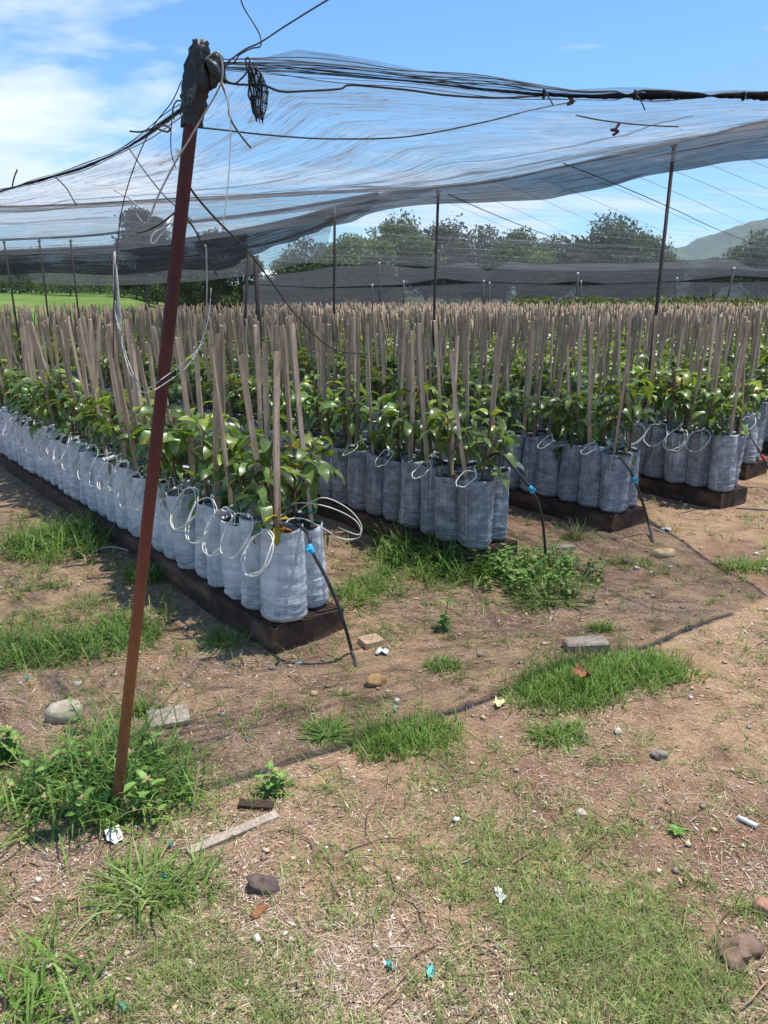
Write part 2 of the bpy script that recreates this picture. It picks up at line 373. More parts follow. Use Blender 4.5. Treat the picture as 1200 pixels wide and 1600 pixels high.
# ------------------------------------------------------------------ ground
def gz(x,y):
    x=np.asarray(x,float); y=np.asarray(y,float)
    d=np.hypot(x,y)
    near=np.clip(1-(d-4)/14,0,1)
    z=near*((fbm(x*1.1+5,y*1.1,3)-.5)*.07+(fbm(x*7,y*7,3)-.5)*.016+(fbm(x*26+3,y*26,2)-.5)*.007)
    z=z+np.clip((d-26)/60,0,1)*.6+np.clip((d-20)/36,0,1)*1.5*np.clip((-.22-x/np.maximum(y,1))/.1,0,1)*(y>5)
    return z
def build_ground():
    an=np.concatenate([np.linspace(-180,-45,28)[:-1],np.linspace(-45,45,470),np.linspace(45,180,28)[1:]])*PI/180
    ds=[.4,1.2,2.0,2.6,3.2]
    while ds[-1]<1450: ds.append(ds[-1]*(1.0042 if ds[-1]<9 else 1.012 if ds[-1]<20 else 1.06))
    ds=np.array(ds); A,D=np.meshgrid(an,ds); X=D*np.sin(A); Y=-3+D*np.cos(A); Z=gz(X,Y)
    mb=MB(); turf=np.clip((np.hypot(X+5,Y)-19)/4,0,1)
    turf=np.where(Y<12,0,turf)*np.clip((-.16-X/np.maximum(Y,1))/.06,0,1); turf=np.maximum(turf,.75*np.clip((Y-40)/10,0,1))
    V=np.stack([X,Y,Z],-1).reshape(-1,3)
    Q=grid_faces(len(an),len(ds))[:,::-1]
    c=np.zeros((len(V),3)); c[:,0]=turf.ravel()
    mb.add(V,Q,None,0,c)
    o=mb.obj('ground',M['ground']); tag(o,'bare reddish dirt ground with grass and dry litter','ground',kind='structure')
build_ground()
def gpt(px,py):
    p=ground(px,py); p[2]=float(gz(p[0],p[1])); return p

# ------------------------------------------------------------------ sapling pieces
def make_leaf(mb,p0,az,el,L,W,bend,col,roll=0,n=5,fold=.25,mat=0):
    s=np.linspace(0,1,n+1); e=el-bend*s**1.2
    step=L/n; pts=[np.array(p0,float)]
    h=np.array([math.cos(az),math.sin(az),0]); 
    for k in range(n): 
        em=(e[k]+e[k+1])/2; pts.append(pts[-1]+step*(h*math.cos(em)+np.array([0,0,math.sin(em)])))
    side=np.array([-math.sin(az),math.cos(az),0]); V=[]
    for k in range(n+1):
        t=s[k]; w=W*.5*(math.sin(PI*min(1,t**.85))**.8 if 0<t<1 else 0.0)+.0015
        nrm=np.cross(side,h*math.cos(e[k])+np.array([0,0,math.sin(e[k])])); nrm=-nrm if nrm[2]<0 and abs(e[k])<PI/2 else nrm
        sd=side*math.cos(roll)+nrm*math.sin(roll)
        wav=.10*W*math.sin(7*t+az*3)
        V+=[pts[k]+sd*w+nrm*(fold*w+wav),pts[k],pts[k]-sd*w+nrm*(fold*w-wav)]
    Q=[]
    for k in range(n):
        for j in range(2): a=k*3+j; Q.append((a,a+1,a+4,a+3))
    c=np.array(col); cc=np.tile(c,(len(V),1)); cc[1::3]*=np.array([1.25,1.2,1.3])
    mb.add(V,Q,None,mat,cc)
def leafcol(r,h):
    k=r.random()
    if h>.85 and k<.5: return np.array([.22,.27,.05])*r.uniform(.8,1.2)
    if h<.25 and k<.5: return np.array([.20,.235,.22])*r.uniform(.7,1.2)     # limewashed lower leaves
    if k<.03: return np.array([.30,.22,.03])
    return np.array([.088,.148,.037])*r.uniform(.5,1.6)+np.array([.02,.015,0])*r.random()
def foliage(seed,nl,n,ht,spread=1.0):
    r=np.random.default_rng(seed); mb=MB(); stem=[]
    bx,by=r.uniform(-.05,.05,2)
    top=np.array([bx+r.uniform(-.05,.05),by+r.uniform(-.05,.05),ht])
    path=smoothpath([(bx*.5,by*.5,-.05),(bx,by,ht*.45),top],5)
    br=[(path,.55,1.0)]
    for k in range(3):
        a=r.uniform(0,2*PI); z0=r.uniform(.35,.7); b0=path[int(z0*(len(path)-1))]
        b1=b0+np.array([math.cos(a)*.10*spread,math.sin(a)*.10*spread,.13]); br.append((smoothpath([b0,(b0+b1)/2+np.array([0,0,-.015]),b1],4),.2,1.0))
    for i in range(nl):
        P,t0,t1=br[0] if i<nl*.45 else br[1+i%3]
        t=t0+(t1-t0)*r.random()**.7 if i<nl*.45 else r.uniform(.3,1)
        if i%9==0: P=path; t=r.uniform(.12,.4)
        x=t*(len(P)-1); k=int(min(x,len(P)-2)); p=P[k]+(P[k+1]-P[k])*(x-k)
        h=p[2]/ht; az=i*2.399+r.uniform(-.5,.5)
        el=math.radians(r.uniform(0,45) if h>.6 else r.uniform(-40,20)); L=r.uniform(.10,.18)*(.8 if h>.95 else 1); W=L*r.uniform(.29,.39)
        pet=p+np.array([math.cos(az)*.02,math.sin(az)*.02,.006])
        make_leaf(mb,pet,az,el,L,W,math.radians(r.uniform(55,125)),leafcol(r,h),r.uniform(-.6,.6),n,r.uniform(.1,.5))
    return mb,br
FOL=[];STEM=[]
for k in range(18):
    f,br=foliage(100+k,random.choice((17,20,22,25)),5,random.uniform(.33,.47)); FOL.append(f.mesh('foliage',M['leaf']))
    s=MB()
    for i,(P,_,_) in enumerate(br): tube(s,P,np.linspace(.0085,.005,len(P)) if i==0 else np.linspace(.0045,.0025,len(P)),6)
    STEM.append(s.mesh('stem',M['stem']))
BH=.425
def bag_mesh(seed,nu=30,nv=44,R=.1):
    r=np.random.default_rng(seed); V=[];ph=r.random(8)*6.28; cc=[]
    zs=np.concatenate([np.linspace(0,.03,4)[:-1],np.linspace(.03,BH,nv)])
    for z in zs:
        t=z/BH; base=R*(.97+.04*math.sin(t*2.2+ph[0]))
        if z<.03: base*=.78+.22*math.sin(z/.03*PI/2)
        for i in range(nu):
            a=2*PI*i/nu
            w=.0034*math.sin(z*170+1.6*math.sin(2*a+ph[1])+.8*math.sin(5*a+ph[6])+ph[2])*max(0,1-t*1.35)*(.6+.4*math.sin(z*41+ph[3]+a))+.0016*math.sin(z*95+2*math.sin(a+ph[3]))*(1-.4*t)
            w+=.004*math.sin(3*a+ph[4]+t*2)+.003*math.sin(5*a+ph[5]-3*t)+.0035*math.sin(2*a+ph[6])+r.normal()*.0006
            rr=base+w+(.003*math.sin(6*a+ph[7]) if t>.96 else 0)
            V.append((rr*math.cos(a),rr*math.sin(a),z+(.006*math.sin(2*a+ph[7])+.004*math.sin(3*a+ph[3]) if t>.99 else 0)))
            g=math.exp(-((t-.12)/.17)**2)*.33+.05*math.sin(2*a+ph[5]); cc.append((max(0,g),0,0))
    V=np.array(V); Q=grid_faces(nu,len(zs),True); n0=len(V)
    # turned-in lip
    lip=V[-nu:]*np.array([.93,.93,1])-np.array([0,0,.012]); V=np.vstack([V,lip]); cc+= [(0,0,0)]*nu
    Q=np.vstack([Q,[(n0-nu+i,n0-nu+(i+1)%nu,n0+(i+1)%nu,n0+i) for i in range(nu)]])
    V=np.vstack([V,[0,0,.004]]); cc.append((.2,0,0)); T=[((i+1)%nu,i,len(V)-1) for i in range(nu)]
    mb=MB(); mb.add(V,Q,T,0,np.array(cc)); return mb
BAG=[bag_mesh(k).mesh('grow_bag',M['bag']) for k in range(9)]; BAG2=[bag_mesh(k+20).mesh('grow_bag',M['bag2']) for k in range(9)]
def soil_mesh(seed):
    r=np.random.default_rng(seed); V=[(0,0,BH-.02)];T=[];Q=[];nu=18
    for j,f in enumerate((.35,.7,.97)):
        for i in range(nu):
            a=2*PI*i/nu; V.append((.095*f*math.cos(a),.095*f*math.sin(a),BH-.026+r.uniform(-.009,.009)-.01*(f>.9)))
    for i in range(nu): T.append((0,1+i,1+(i+1)%nu))
    for j in range(2):
        for i in range(nu): a=1+j*nu; Q.append((a+i,a+nu+i,a+nu+(i+1)%nu,a+(i+1)%nu))
    mb=MB(); mb.add(V,Q,T); return mb.mesh('potting_soil',M['soil'])
SOIL=[soil_mesh(k) for k in range(4)]
def stake_mb(seed):
    r=np.random.default_rng(seed); mb=MB(); L=r.uniform(.80,.99); w=r.uniform(.016,.028); t=r.uniform(.012,.017)
    n=7; V=[];bx=r.uniform(-.012,.012)
    for k in range(n):
        z=L*k/(n-1); o=bx*math.sin(PI*k/(n-1)); 
        for x,y in ((-w/2,-t/2),(w/2,-t/2),(w/2,t/2),(-w/2,t/2)): V.append((x+o+r.normal()*.0006,y+r.normal()*.0006,z+(r.uniform(-.004,.004) if k==n-1 else 0)))
    Q=list(grid_faces(4,n,True))+[(4*n-4,4*n-3,4*n-2,4*n-1)]
    mb.add(V,Q,None,0,np.ones((len(V),3))); return mb
STK=[stake_mb(k).mesh('wooden_stake',M['stake'],False) for k in range(24)]
def tape_mesh():
    mb=MB(); a=np.linspace(0,2*PI,15); P=np.stack([.032*np.cos(a),.026*np.sin(a),.003*np.sin(2*a)],-1); tube(mb,P,.0055,5,caps=False); return mb.mesh('tie_tape',M['tape'])
TAPE=tape_mesh()

# ------------------------------------------------------------------ the rows
PITCH_R=.186
rows=[]   # (q_left, r_front, r_end)
spec=[(1.575,2.80),(3.02,3.00),(4.33,2.97),(5.49,2.83),(6.62,3.22),(7.85,3.1)]
for k in range(34):
    if k<len(spec): ql,rf=spec[k]
    else: ql,rf=7.85+(k-5)*1.22,3.1
    rows.append((ql,rf,20.0))
ORD=['zeroth','first','second','third','fourth','fifth','sixth','seventh','eighth','ninth','tenth','eleventh','twelfth','thirteenth','fourteenth','fifteenth','sixteenth','seventeenth','eighteenth','nineteenth']
TENS={20:'twent',30:'thirt',40:'fort',50:'fift',60:'sixt',70:'sevent',80:'eight',90:'ninet'}
def ordn(n):
    if n<20: return ORD[n]
    t,u=n//10*10,n%10
    return TENS[t]+'ieth' if u==0 else TENS[t]+'y-'+ORD[u]
slots=[]
TZ=.125
for ri,(ql,rf,re) in enumerate(rows):
    i=0
    while rf+.06+i*PITCH_R<re:
        for side in (0,1):
            rr=rf+(.075 if side==0 else .14)+i*PITCH_R
            p=qr(ql+.1+.19*side,rr,TZ)
            slots.append((ri,i,side,p))
        i+=1
def proj(p):
    dz=p[2]-H; d=p[1]*cp-dz*sp; y=-(dz*cp+p[1]*sp)
    return 600+FPX*p[0]/d, 800+FPX*y/d, d
vis=[]
for s in slots:
    p=s[3]
    if p[1]<1: continue
    x,y,d=proj(p+np.array([0,0,.7]))
    if -140-200/d<x<1340+200/d: vis.append((d,x,s))
vis.sort(key=lambda v:v[0])
inframe=[v for v in vis if -15<v[1]<1215]
NEARN=300
near=inframe[:NEARN]; nearset=set((v[2][0],v[2][1],v[2][2]) for v in near)
rest=[v for v in vis if (v[2][0],v[2][1],v[2][2]) not in nearset]
ROWN=['first','second','third','fourth','fifth','sixth','seventh','eighth','ninth','tenth','eleventh','twelfth']
def sapling(ri,i,side,p):
    rr=random.Random(ri*7919+i*31+side)
    t=thing('staked_sapling',f"sapling staked in grey bag, {ordn(i+1)} from the open end, {'far' if side else 'pole'} side of {ROWN[ri]} row",'sapling',
            (p[0]+rr.uniform(-.008,.008),p[1]+rr.uniform(-.008,.008),p[2]),0,'staked saplings in grey bags on long trays')
    def put(name,me,loc=(0,0,0),rot=(0,0,0),sc=(1,1,1)):
        o=bpy.data.objects.new(name,me); C.objects.link(o); o.parent=t; o.location=loc; o.rotation_euler=rot; o.scale=sc; return o
    tx,ty=rr.gauss(0,.035),rr.gauss(0,.035)
    if ri in (2,3) : tx,ty=tx+.03,ty+.05
    wz=rr.uniform(.965,1.035); rz=rr.uniform(0,6.28)
    R=Matrix.Rotation(ty,3,'Y')@Matrix.Rotation(tx,3,'X')
    eu=(R@Matrix.Rotation(rz,3,'Z')).to_euler()
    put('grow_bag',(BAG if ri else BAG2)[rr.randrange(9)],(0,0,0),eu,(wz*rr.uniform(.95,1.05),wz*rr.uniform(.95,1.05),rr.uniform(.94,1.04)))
    put('potting_soil',SOIL[rr.randrange(4)],(0,0,-.003),eu,(wz,wz,1))
    top=R@Vector((0,0,BH-.03))
    k=rr.randrange(18); fz=rr.uniform(0,6.28); s=rr.uniform(.85,1.12)
    st=put('stem',STEM[k],top,(0,0,fz),(s,s,s)); put('foliage',FOL[k],top,(0,0,fz),(s,s,s))
    lx,ly=rr.gauss((-.055,-.045,.0,.03,.03,.02)[min(ri,5)],.06),rr.gauss(0,.05)
    sr=(Matrix.Rotation(lx,3,'Y')@Matrix.Rotation(ly,3,'X')@Matrix.Rotation(rr.gauss(.3,.5),3,'Z')).to_euler()
    a=rr.uniform(0,6.28)
    sp_=put('wooden_stake',STK[rr.randrange(24)],top+Vector((.045*math.cos(a),.045*math.sin(a),-.06)),sr)
    if rr.random()<.35: put('tie_tape',TAPE,top+Vector((.03*math.cos(a),.03*math.sin(a),rr.uniform(.06,.16))))
    if ri==0 and i==0 and side==0:
        mb=MB(); r=np.random.default_rng(5)
        tube(mb,[(-.01,-.06,BH-.03),(-.012,-.063,BH+.03),(-.01,-.06,BH+.075)],.004,6,0,(.25,.18,.05))
        for q in range(9):
            c=np.array([.42,.30,.02])*r.uniform(.7,1.2) if q%3 else np.array([.30,.13,.03]); z=BH+.02+.008*q
            make_leaf(mb,(-.01,-.06,z),q*2.4,math.radians(r.uniform(20,70) if q>4 else r.uniform(-40,15)),r.uniform(.06,.10),.032,math.radians(r.uniform(20,80)),c,0,4)
        o=mb.obj('young_shoot',M['weed'],t); o['label']='yellow and orange young shoot at the bag rim'
    return t
for d,x,(ri,i,side,p) in near: sapling(ri,i,side,p)

# saplings behind those: one mass
def far_mass():
    tmpl=[]
    for k in range(10):
        mb=MB(); f,_=foliage(300+k,12,2,.40); c=np.concatenate(f.c); 
        mb.add(np.concatenate(f.V)+np.array([0,0,BH]),np.concatenate(f.Q),None,1,c)
        a=np.arange(9)*2*PI/9; V=[(.1*math.cos(q),.1*math.sin(q),z) for z in (0,.2,BH) for q in a]
        mb.add(V,grid_faces(9,3,True),None,0,(.05,0,0)); mb.add([(.095*math.cos(q),.095*math.sin(q),BH-.02) for q in a]+[(0,0,BH-.02)],None,[(i,(i+1)%9,9) for i in range(9)],2)
        tmpl.append(mb)
    stk=[stake_mb(50+k) for k in range(24)]
    out=MB(); rr=random.Random(3)
    for d,x,(ri,i,side,p) in rest:
        m=Matrix.Translation((p[0],p[1],p[2]))@Matrix.Rotation(rr.uniform(0,6.28),4,'Z')@Matrix.Scale(rr.uniform(.9,1.1),4)
        out.addmb(tmpl[rr.randrange(10)],m)
        s=stk[rr.randrange(24)]; V=np.concatenate(s.V); 
        m=Matrix.Translation((p[0]+rr.uniform(-.04,.04),p[1]+rr.uniform(-.04,.04),p[2]+BH-.09))@Matrix.Rotation(rr.gauss(-.01,.06),4,'Y')@Matrix.Rotation(rr.gauss(0,.04),4,'X')@Matrix.Rotation(rr.gauss(.3,.5),4,'Z')
        mm=np.array(m); V=V@mm[:3,:3].T+mm[:3,3]; g=rr.uniform(.72,1.2)
        out.add(V,np.concatenate(s.Q),None,3,(g,g*.98,g*.96))
    o=out.obj('sapling_rows',[M['bag'],M['leaf'],M['soil'],M['stake']]); tag(o,'mass of staked saplings filling the rows further back','saplings',kind='stuff')
far_mass()

# trays
def tray(ri,ql,rf,re):
    w=.385; c0=qr(ql+w/2,rf); L=re-rf+.1; ang=math.atan2(RD[1],RD[0])
    t=thing('steel_tray',f'long rusty steel tray carrying the {ROWN[ri]} row of bags, counted from the leaning pole','tray',(c0[0],c0[1],0),ang,'long rusty trays under the bags')
    f=MB(); th=.006; hgt=TZ-.008
    for y in (-w/2,w/2): box(f,(L/2,y,hgt/2-.01),(L,th,hgt+.02))
    box(f,(th/2,0,hgt/2-.01),(th,w-th-.002,hgt+.016)); 
    for y in (-w/2+.016,w/2-.016): box(f,(L/2+.01,y,hgt-.003),(L-.03,.024,.005))
    f.obj('tray_frame',M['tray'],t,False)
    g=MB(); nb=int(min(L,4)/.016)
    for k in range(nb): box(g,(.012+k*.016,0,hgt+.002),(.006,w-.05,.008),rotM('Z',.5*(1 if k%2 else -1)*.25))
    for y in (-.12,-.06,0,.06,.12): box(g,(min(L,4)/2,y,hgt-.004),(min(L,4)-.02,.006,.004))
    if L>4: box(g,(L/2+2,0,hgt-.002),(L-4.04,w-.05,.006))
    g.obj('grating',M['grate'],t,False)
for ri in range(9): tray(ri,*rows[ri])

# drip tubes
def drip(ri,i,nl=1,big=1.0,side=0,seed=0):
    r=np.random.default_rng(ri*131+i*7+side+seed); ql,rf,_=rows[ri]
    rr=rf+.075+i*PITCH_R
    def P(dq,dr,z): return qr(ql+dq,rr+dr,z)
    zt=TZ+BH
    pts=[P(.195,.10,zt-.0),P(.17,.09,zt+.04)]
    R=.096*big*r.uniform(.8,1.2); z0=zt-(.055 if ri not in (1,2) else -.012)+r.uniform(-.03,.03); ph=r.uniform(-.2,.3)
    n=int(10*nl+ (4 if nl>1 else 2)); sgn=1
    for k in range(n+1):
        a=PI*.5+sgn*2*PI*nl*k/n
        rad=R*(1-.1*k/n)
        dr=math.cos(a)*rad*1.05-.02+.05*k/n*ph; dz=math.sin(a)*rad
        dq=-.035-.028*math.cos(a*.5+ph)*0+.055*math.sin(a)-.02*(k/n)
        pts.append(P(dq,dr-.03,z0+dz))
    pts+=[P(.02,-.05,zt+.05),P(.06,-.02,zt+.045),P(.085,.0,zt+.03),P(.088,.004,zt-.05)]
    pts=[p+r.normal(size=3)*(.004 if 2<k<len(pts)-4 else .002) for k,p in enumerate(pts)]
    mb=MB(); tube(mb,smoothpath(pts,5),.0030,6)
    o=mb.obj('drip_tube',M['tube'])
    rn=ROWN[ri]
    tag(o,f"cream drip tube coiled over the {ordn(i+1)} bag on the pole side, {rn} row",'drip tube',group='cream drip tubes on the bag rims')
for i in range(34): drip(0,i,1.0 if random.random()<.25 else 2.0,random.uniform(.9,1.15))
for i in range(1,6): drip(3,i,1.0 if i%2 else 1.9,.95)
for i in (0,2,4,6): drip(1,i,.9,.45)
for i in (1,3): drip(2,i,.9,.4)
for i in (0,1): drip(4,i,1.0,.8)
def px_tube(name,pts,rad,mat,label,cat,group=None,n=6,sides=6):
    mb=MB(); tube(mb,smoothpath(pts,n),rad,sides); return tag(mb.obj(name,M[mat]),label,cat,group)
# loop that hangs off the far side of the first tray end
e=lambda dq,dr,z: qr(rows[0][0]+dq,rows[0][1]+dr,z)
px_tube('drip_tube',[e(.2,.2,.58),e(.24,.16,.63),e(.34,.05,.62),e(.45,-.02,.55),e(.47,-.03,.47),e(.40,.02,.46),e(.30,.04,.53),e(.22,.06,.58),e(.14,.04,.6),e(.09,.0,.6)],.0026,'tube','cream drip tube looping off the free corner of the first row end','drip tube','cream drip tubes on the bag rims')
px_tube('drip_tube',[e(.26,.15,.60),e(.33,.07,.66),e(.42,.0,.61),e(.475,-.03,.53),e(.46,-.03,.48),e(.38,.02,.52)],.0026,'tube','loose end of cream drip tube above the wider loop at first row end','drip tube','cream drip tubes on the bag rims')

# irrigation hoses
def hose(ri,pts,vi,vm,label):
    t=thing('irrigation_hose',label,'hose',tuple(pts[-1]),0,'black irrigation hoses at the row ends')
    o=np.array(pts[-1]); ql,rf,_=rows[ri]
    run=[qr(ql+.2,rf+k*.5+.3,TZ+BH+.012+.01*(k%2)) for k in range(12,-1,-1)]
    P=smoothpath(run+list(pts),6)-o
    mb=MB(); tube(mb,P,.0085,8); mb.obj('hose_pipe',M['hose'],t)
    a=np.array(pts[vi])-o; b=np.array(pts[vi+1])-o; d=(b-a)/np.linalg.norm(b-a)
    v=MB(); tube(v,[a-d*.022,a-d*.018,a+d*.018,a+d*.022],[.011,.0135,.0135,.011],10); 
    s=np.cross(d,[0,0,1]); s/=np.linalg.norm(s); tube(v,[a,a+s*.022+np.array([0,-.01,.008])],[.007,.006],8)
    box(v,a+s*.026+np.array([0,-.012,.01]),(.012,.03,.02),bev=.004); v.obj('valve',M[vm],t)
def gp(px,py,dz=0): q=gpt(px,py); q[2]+=dz; return q
Yh=3.18
hose(0,[atY(478,830,3.22),atY(486,858,3.15),atY(503,890,3.12),atY(522,930,3.11),atY(538,975,3.12),gp(549,1018,.02),gp(556,1036,.0)],1,'blue','black hose with blue valve curving down off the first row end')
hose(1,[atY(778,708,4.35),atY(800,728,4.28),atY(830,765,4.25),atY(845,800,4.28),atY(851,845,4.35),gp(853,884,-.01)],2,'blue','black hose with blue valve dropping into green weeds at second row end')
hose(2,[atY(975,722,4.98),atY(991,750,4.92),atY(1004,785,4.95),atY(1014,820,5.0),gp(1020,849,0)],1,'blue','black hose with blue valve lying against the third row tray')
hose(4,[atY(1178,690,6.5),atY(1192,715,6.4),atY(1204,740,6.35),gp(1222,782)],1,'red','black hose with red valve at the fifth row end')

# ------------------------------------------------------------------ leaning pole with wrapped head
def build_pole():
    b=gpt(171,1262); b[2]-=.12; top=atY(311,78,2.05)
    d=top-b; L=np.linalg.norm(d); 
    t=thing('leaning_pole','rusty red brown steel pole leaning over the grass, head wrapped in black plastic','pole',tuple(b))
    n=40; P=np.array([np.array(d)*k/(n-1) for k in range(n)]); s=MB(); tube(s,P,.0168,20); s.obj('pole_shaft',M['pole'],t)
    w=MB(); u=d/L; nu=26; nv=22; V=[]; r=np.random.default_rng(4)
    for j in range(nv):
        f=j/(nv-1); c=d*(.928+.080*f); base=.025*(1-.25*abs(f-.45))*(1 if f<.93 else .75)
        for i in range(nu):
            a=2*PI*i/nu; k=base*(1+.16*math.sin(3*a+f*7)+.17*abs(math.sin(4*a-f*14+1))+.12*math.sin(9*a+f*23)+.16*r.normal()*.5+(.5*math.exp(-((f-.55)/.16)**2)*max(0,math.cos(a-.1))))
            sag=-.008*abs(math.sin(2*a+1)) if j==0 else 0
            V.append(c+np.array([math.cos(a)*k,math.sin(a)*k,sag]))
    V.append(d*1.01); 
    w.add(V,grid_faces(nu,nv,True),[((nv-1)*nu+i,(nv-1)*nu+(i+1)%nu,len(V)-1) for i in range(nu)]); wr=w.obj('plastic_wrap',M['wrap'],t)
    k=MB(); c=atY(334,112,2.05)-b
    rock(k,c,(.05,.045,.062),3,rough=.42,nu=22,nv=14); k.obj('plastic_knot',M['wrap'],t)
    tl=MB(); 
    for (x0,y0,x1,y1,wd) in ((299,140,296,166,.02),(306,132,301,155,.014)):
        a=atY(x0,y0,2.0)-b; c2=atY(x1,y1,1.99)-b; sd=np.array([wd/2,0,0]); ym=np.array([0,-.012,0])
        tl.add([a-sd,a+ym,a+sd,c2-sd*.8,c2+ym*2,c2+sd*.3],[(0,1,4,3),(1,2,5,4)])
    tl.obj('wrap_tail',M['wrap'],t)
build_pole()

# wires round the pole
def wire(path,rad,mat,label,Y=2.02,cat='wire',group='loose wires at the pole'):
    rad*=.62
    P=[atY(p[0],p[1],p[2] if len(p)>2 else Y) for p in path]
    return px_tube('wire',P,rad,mat,label,cat,group,8)
wire([(345,108),(362,92),(385,76),(407,66),(450,38),(515,-2,1.85),(640,-75,1.6)],.0030,'bwire','thick rusty wire stretched from the pole head up into the sky',2.0)
wire([(374,-12,1.9),(380,10),(397,38),(406,55),(407,72),(392,76),(374,86),(366,97),(352,103)],.0026,'bwire','curled rusty wire hooked over the thick one beside the pole head',1.98)
wire([(322,92,2.02),(338,81),(346,92),(348,118),(341,140),(318,180),(296,218),(276,250),(250,300),(237,332),(230,350)],.0036,'gwire','grey cable running from the knot across the front of the pole',1.96)
wire([(346,125),(354,150),(360,190),(359,250),(354,310),(348,352)],.0026,'wwire','pale wire hanging straight down beside the pole head',1.97)
wire([(346,130),(356,158),(360,185),(375,210),(392,231)],.0042,'bwire','short dark strap end hanging from the knot',1.98)
wire([(284,126),(268,160),(243,192),(222,230),(203,280),(190,330),(183,390),(178,470),(177,560,2.2)],.0022,'bwire','thin dark wire slanting away on the open side of the pole',2.08)
wire([(178,395,2.3),(178,470,2.25),(188,525,2.15),(200,575,2.07),(217,608,1.98),(232,613,1.955),(252,603,1.98),(290,575,2.1),(310,545,2.2),(325,500,2.25),(330,450,2.3)],.0022,'gwire','galvanised wire looped loosely round the middle of the pole')
wire([(180,470,2.25),(193,540,2.13),(212,592,2.03),(230,606,1.975),(248,596,2.0),(295,560,2.1),(318,535,2.2)],.0020,'gwire','second galvanised strand following the loop round the pole')
wire([(319,384,2.15),(322,388,2.15),(323,430,2.15),(323,470,2.16),(319,515,2.2)],.0034,'gwire','pale thick wire standing up with a hooked tip behind the pole')
wire([(288,268,2.08),(300,298,2.12),(340,345,2.3),(385,390,2.6),(420,435,2.9),(465,495,3.3),(520,545,3.7),(575,553,4.0)],.0052,'hose','long black cable sagging from the pole across the stakes',cat='cable')
wire([(287,335,2.08),(305,360,2.15),(320,392,2.2),(330,415,2.25),(339,430,2.3)],.0042,'hose','short black cable end dangling behind the pole')
wire([(200,229,2.35),(222,262,2.3),(245,292,2.2),(263,312,2.12),(300,345,2.1)],.0028,'bwire','dark wire crossing under the net edge toward the pole')
wire([(85,275,2.8),(103,293,2.75),(112,308,2.7),(120,322,2.7)],.0036,'bwire','short dark tie dropping from the sloping net edge')
wire([(178,297,2.2),(200,309,2.2),(214,320,2.15),(228,330,2.15)],.0030,'gwire','grey wire stub sticking out below the sloping net edge')
wire([(212,320,2.15),(213,334,2.15),(222,346,2.15),(227,349,2.15)],.0026,'gwire','small bent grey hook under the wire stub')
wire([(268,340,2.1),(256,355,2.05),(243,362,2.05),(236,374,2.05),(240,380,2.05),(252,366,2.05),(266,352,2.08)],.0030,'wwire','pale doubled wire end poking out beside the pole')
wire([(276,330,2.1),(250,350,2.12),(228,361,2.15),(214,364,2.18)],.0040,'bwire','dark doubled wire stub beside the pale wire end')
wire([(203,205,2.32),(220,206,2.3),(240,200,2.25),(256,196,2.2),(265,200,2.18),(262,206,2.18),(248,202,2.2)],.0042,'bwire','dark tie twisted onto the net edge near the pole')
wire([(19,292,3.6),(22,278,3.6),(27,265,3.58)],.0050,'bwire','dark tie end sticking up from the net edge')
wire([(272,186,2.2),(270,170,2.15),(276,158,2.12),(284,160,2.1),(282,180,2.1)],.0032,'bwire','small dark wire loop tied where the net edge meets the pole')
wire([(270,170,2.12),(267,210,2.12),(268,240,2.12),(275,262,2.12)],.0022,'bwire','thin dark wire dropping from the small loop')
wire([(350,122),(358,128),(368,130),(378,122),(386,112),(390,98),(388,90),(384,94),(386,108)],.0034,'bwire','dark wire knotted round the net end at the knot',2.02)

# ------------------------------------------------------------------ overhead net
P0=qr(.95,1.86)[:2]; P0=np.array([-.40,2.06]); AD=np.array([.86,.51])/math.hypot(.86,.51); BD=np.array([-.6,.8])
def onplane(px,py,o,d):
    v=ray(px,py); A=np.array([[v[0],-d[0]],[v[1],-d[1]]]); t,s=np.linalg.solve(A,o)
    return v*t+np.array([0,0,H])
edgeA=[onplane(x,y,P0,AD) for x,y in ((345,104),(400,108),(470,113),(560,120),(640,127),(740,138),(850,148),(920,151),(992,150),(1080,150),(1162,150),(1240,152),(1340,156),(1460,162))]
edgeB=[onplane(x,y,P0,BD) for x,y in ((290,168),(265,184),(225,214),(180,240),(130,262),(85,276),(40,288),(0,299),(-50,312),(-110,326))]
edgeA=smoothpath(edgeA,6); edgeB=smoothpath(edgeB,6)
def pln(x,y,z):
    v=ray(x,y); t=(z-H)/v[2]; return np.array([v[0]*t,v[1]*t,z])
back=smoothpath([edgeB[-1]+np.array([-.3,.5,0.02]),pln(-60,325,2.30),pln(60,322,2.42),pln(160,318,2.52),pln(300,309,2.62),pln(450,303,2.7),pln(600,296,2.74),pln(690,292,2.76),pln(780,281,2.77),pln(900,256,2.77),pln(1053,223,2.76),pln(1200,190,2.70),pln(1330,165,2.62),edgeA[-1]+np.array([.3,.25,.02])],6)
def resample(P,n):
    P=np.asarray(P); s=np.concatenate([[0],np.cumsum(np.linalg.norm(np.diff(P,axis=0),axis=1))]); t=np.linspace(0,s[-1],n)
    return np.stack([np.interp(t,s,P[:,k]) for k in range(3)],-1)
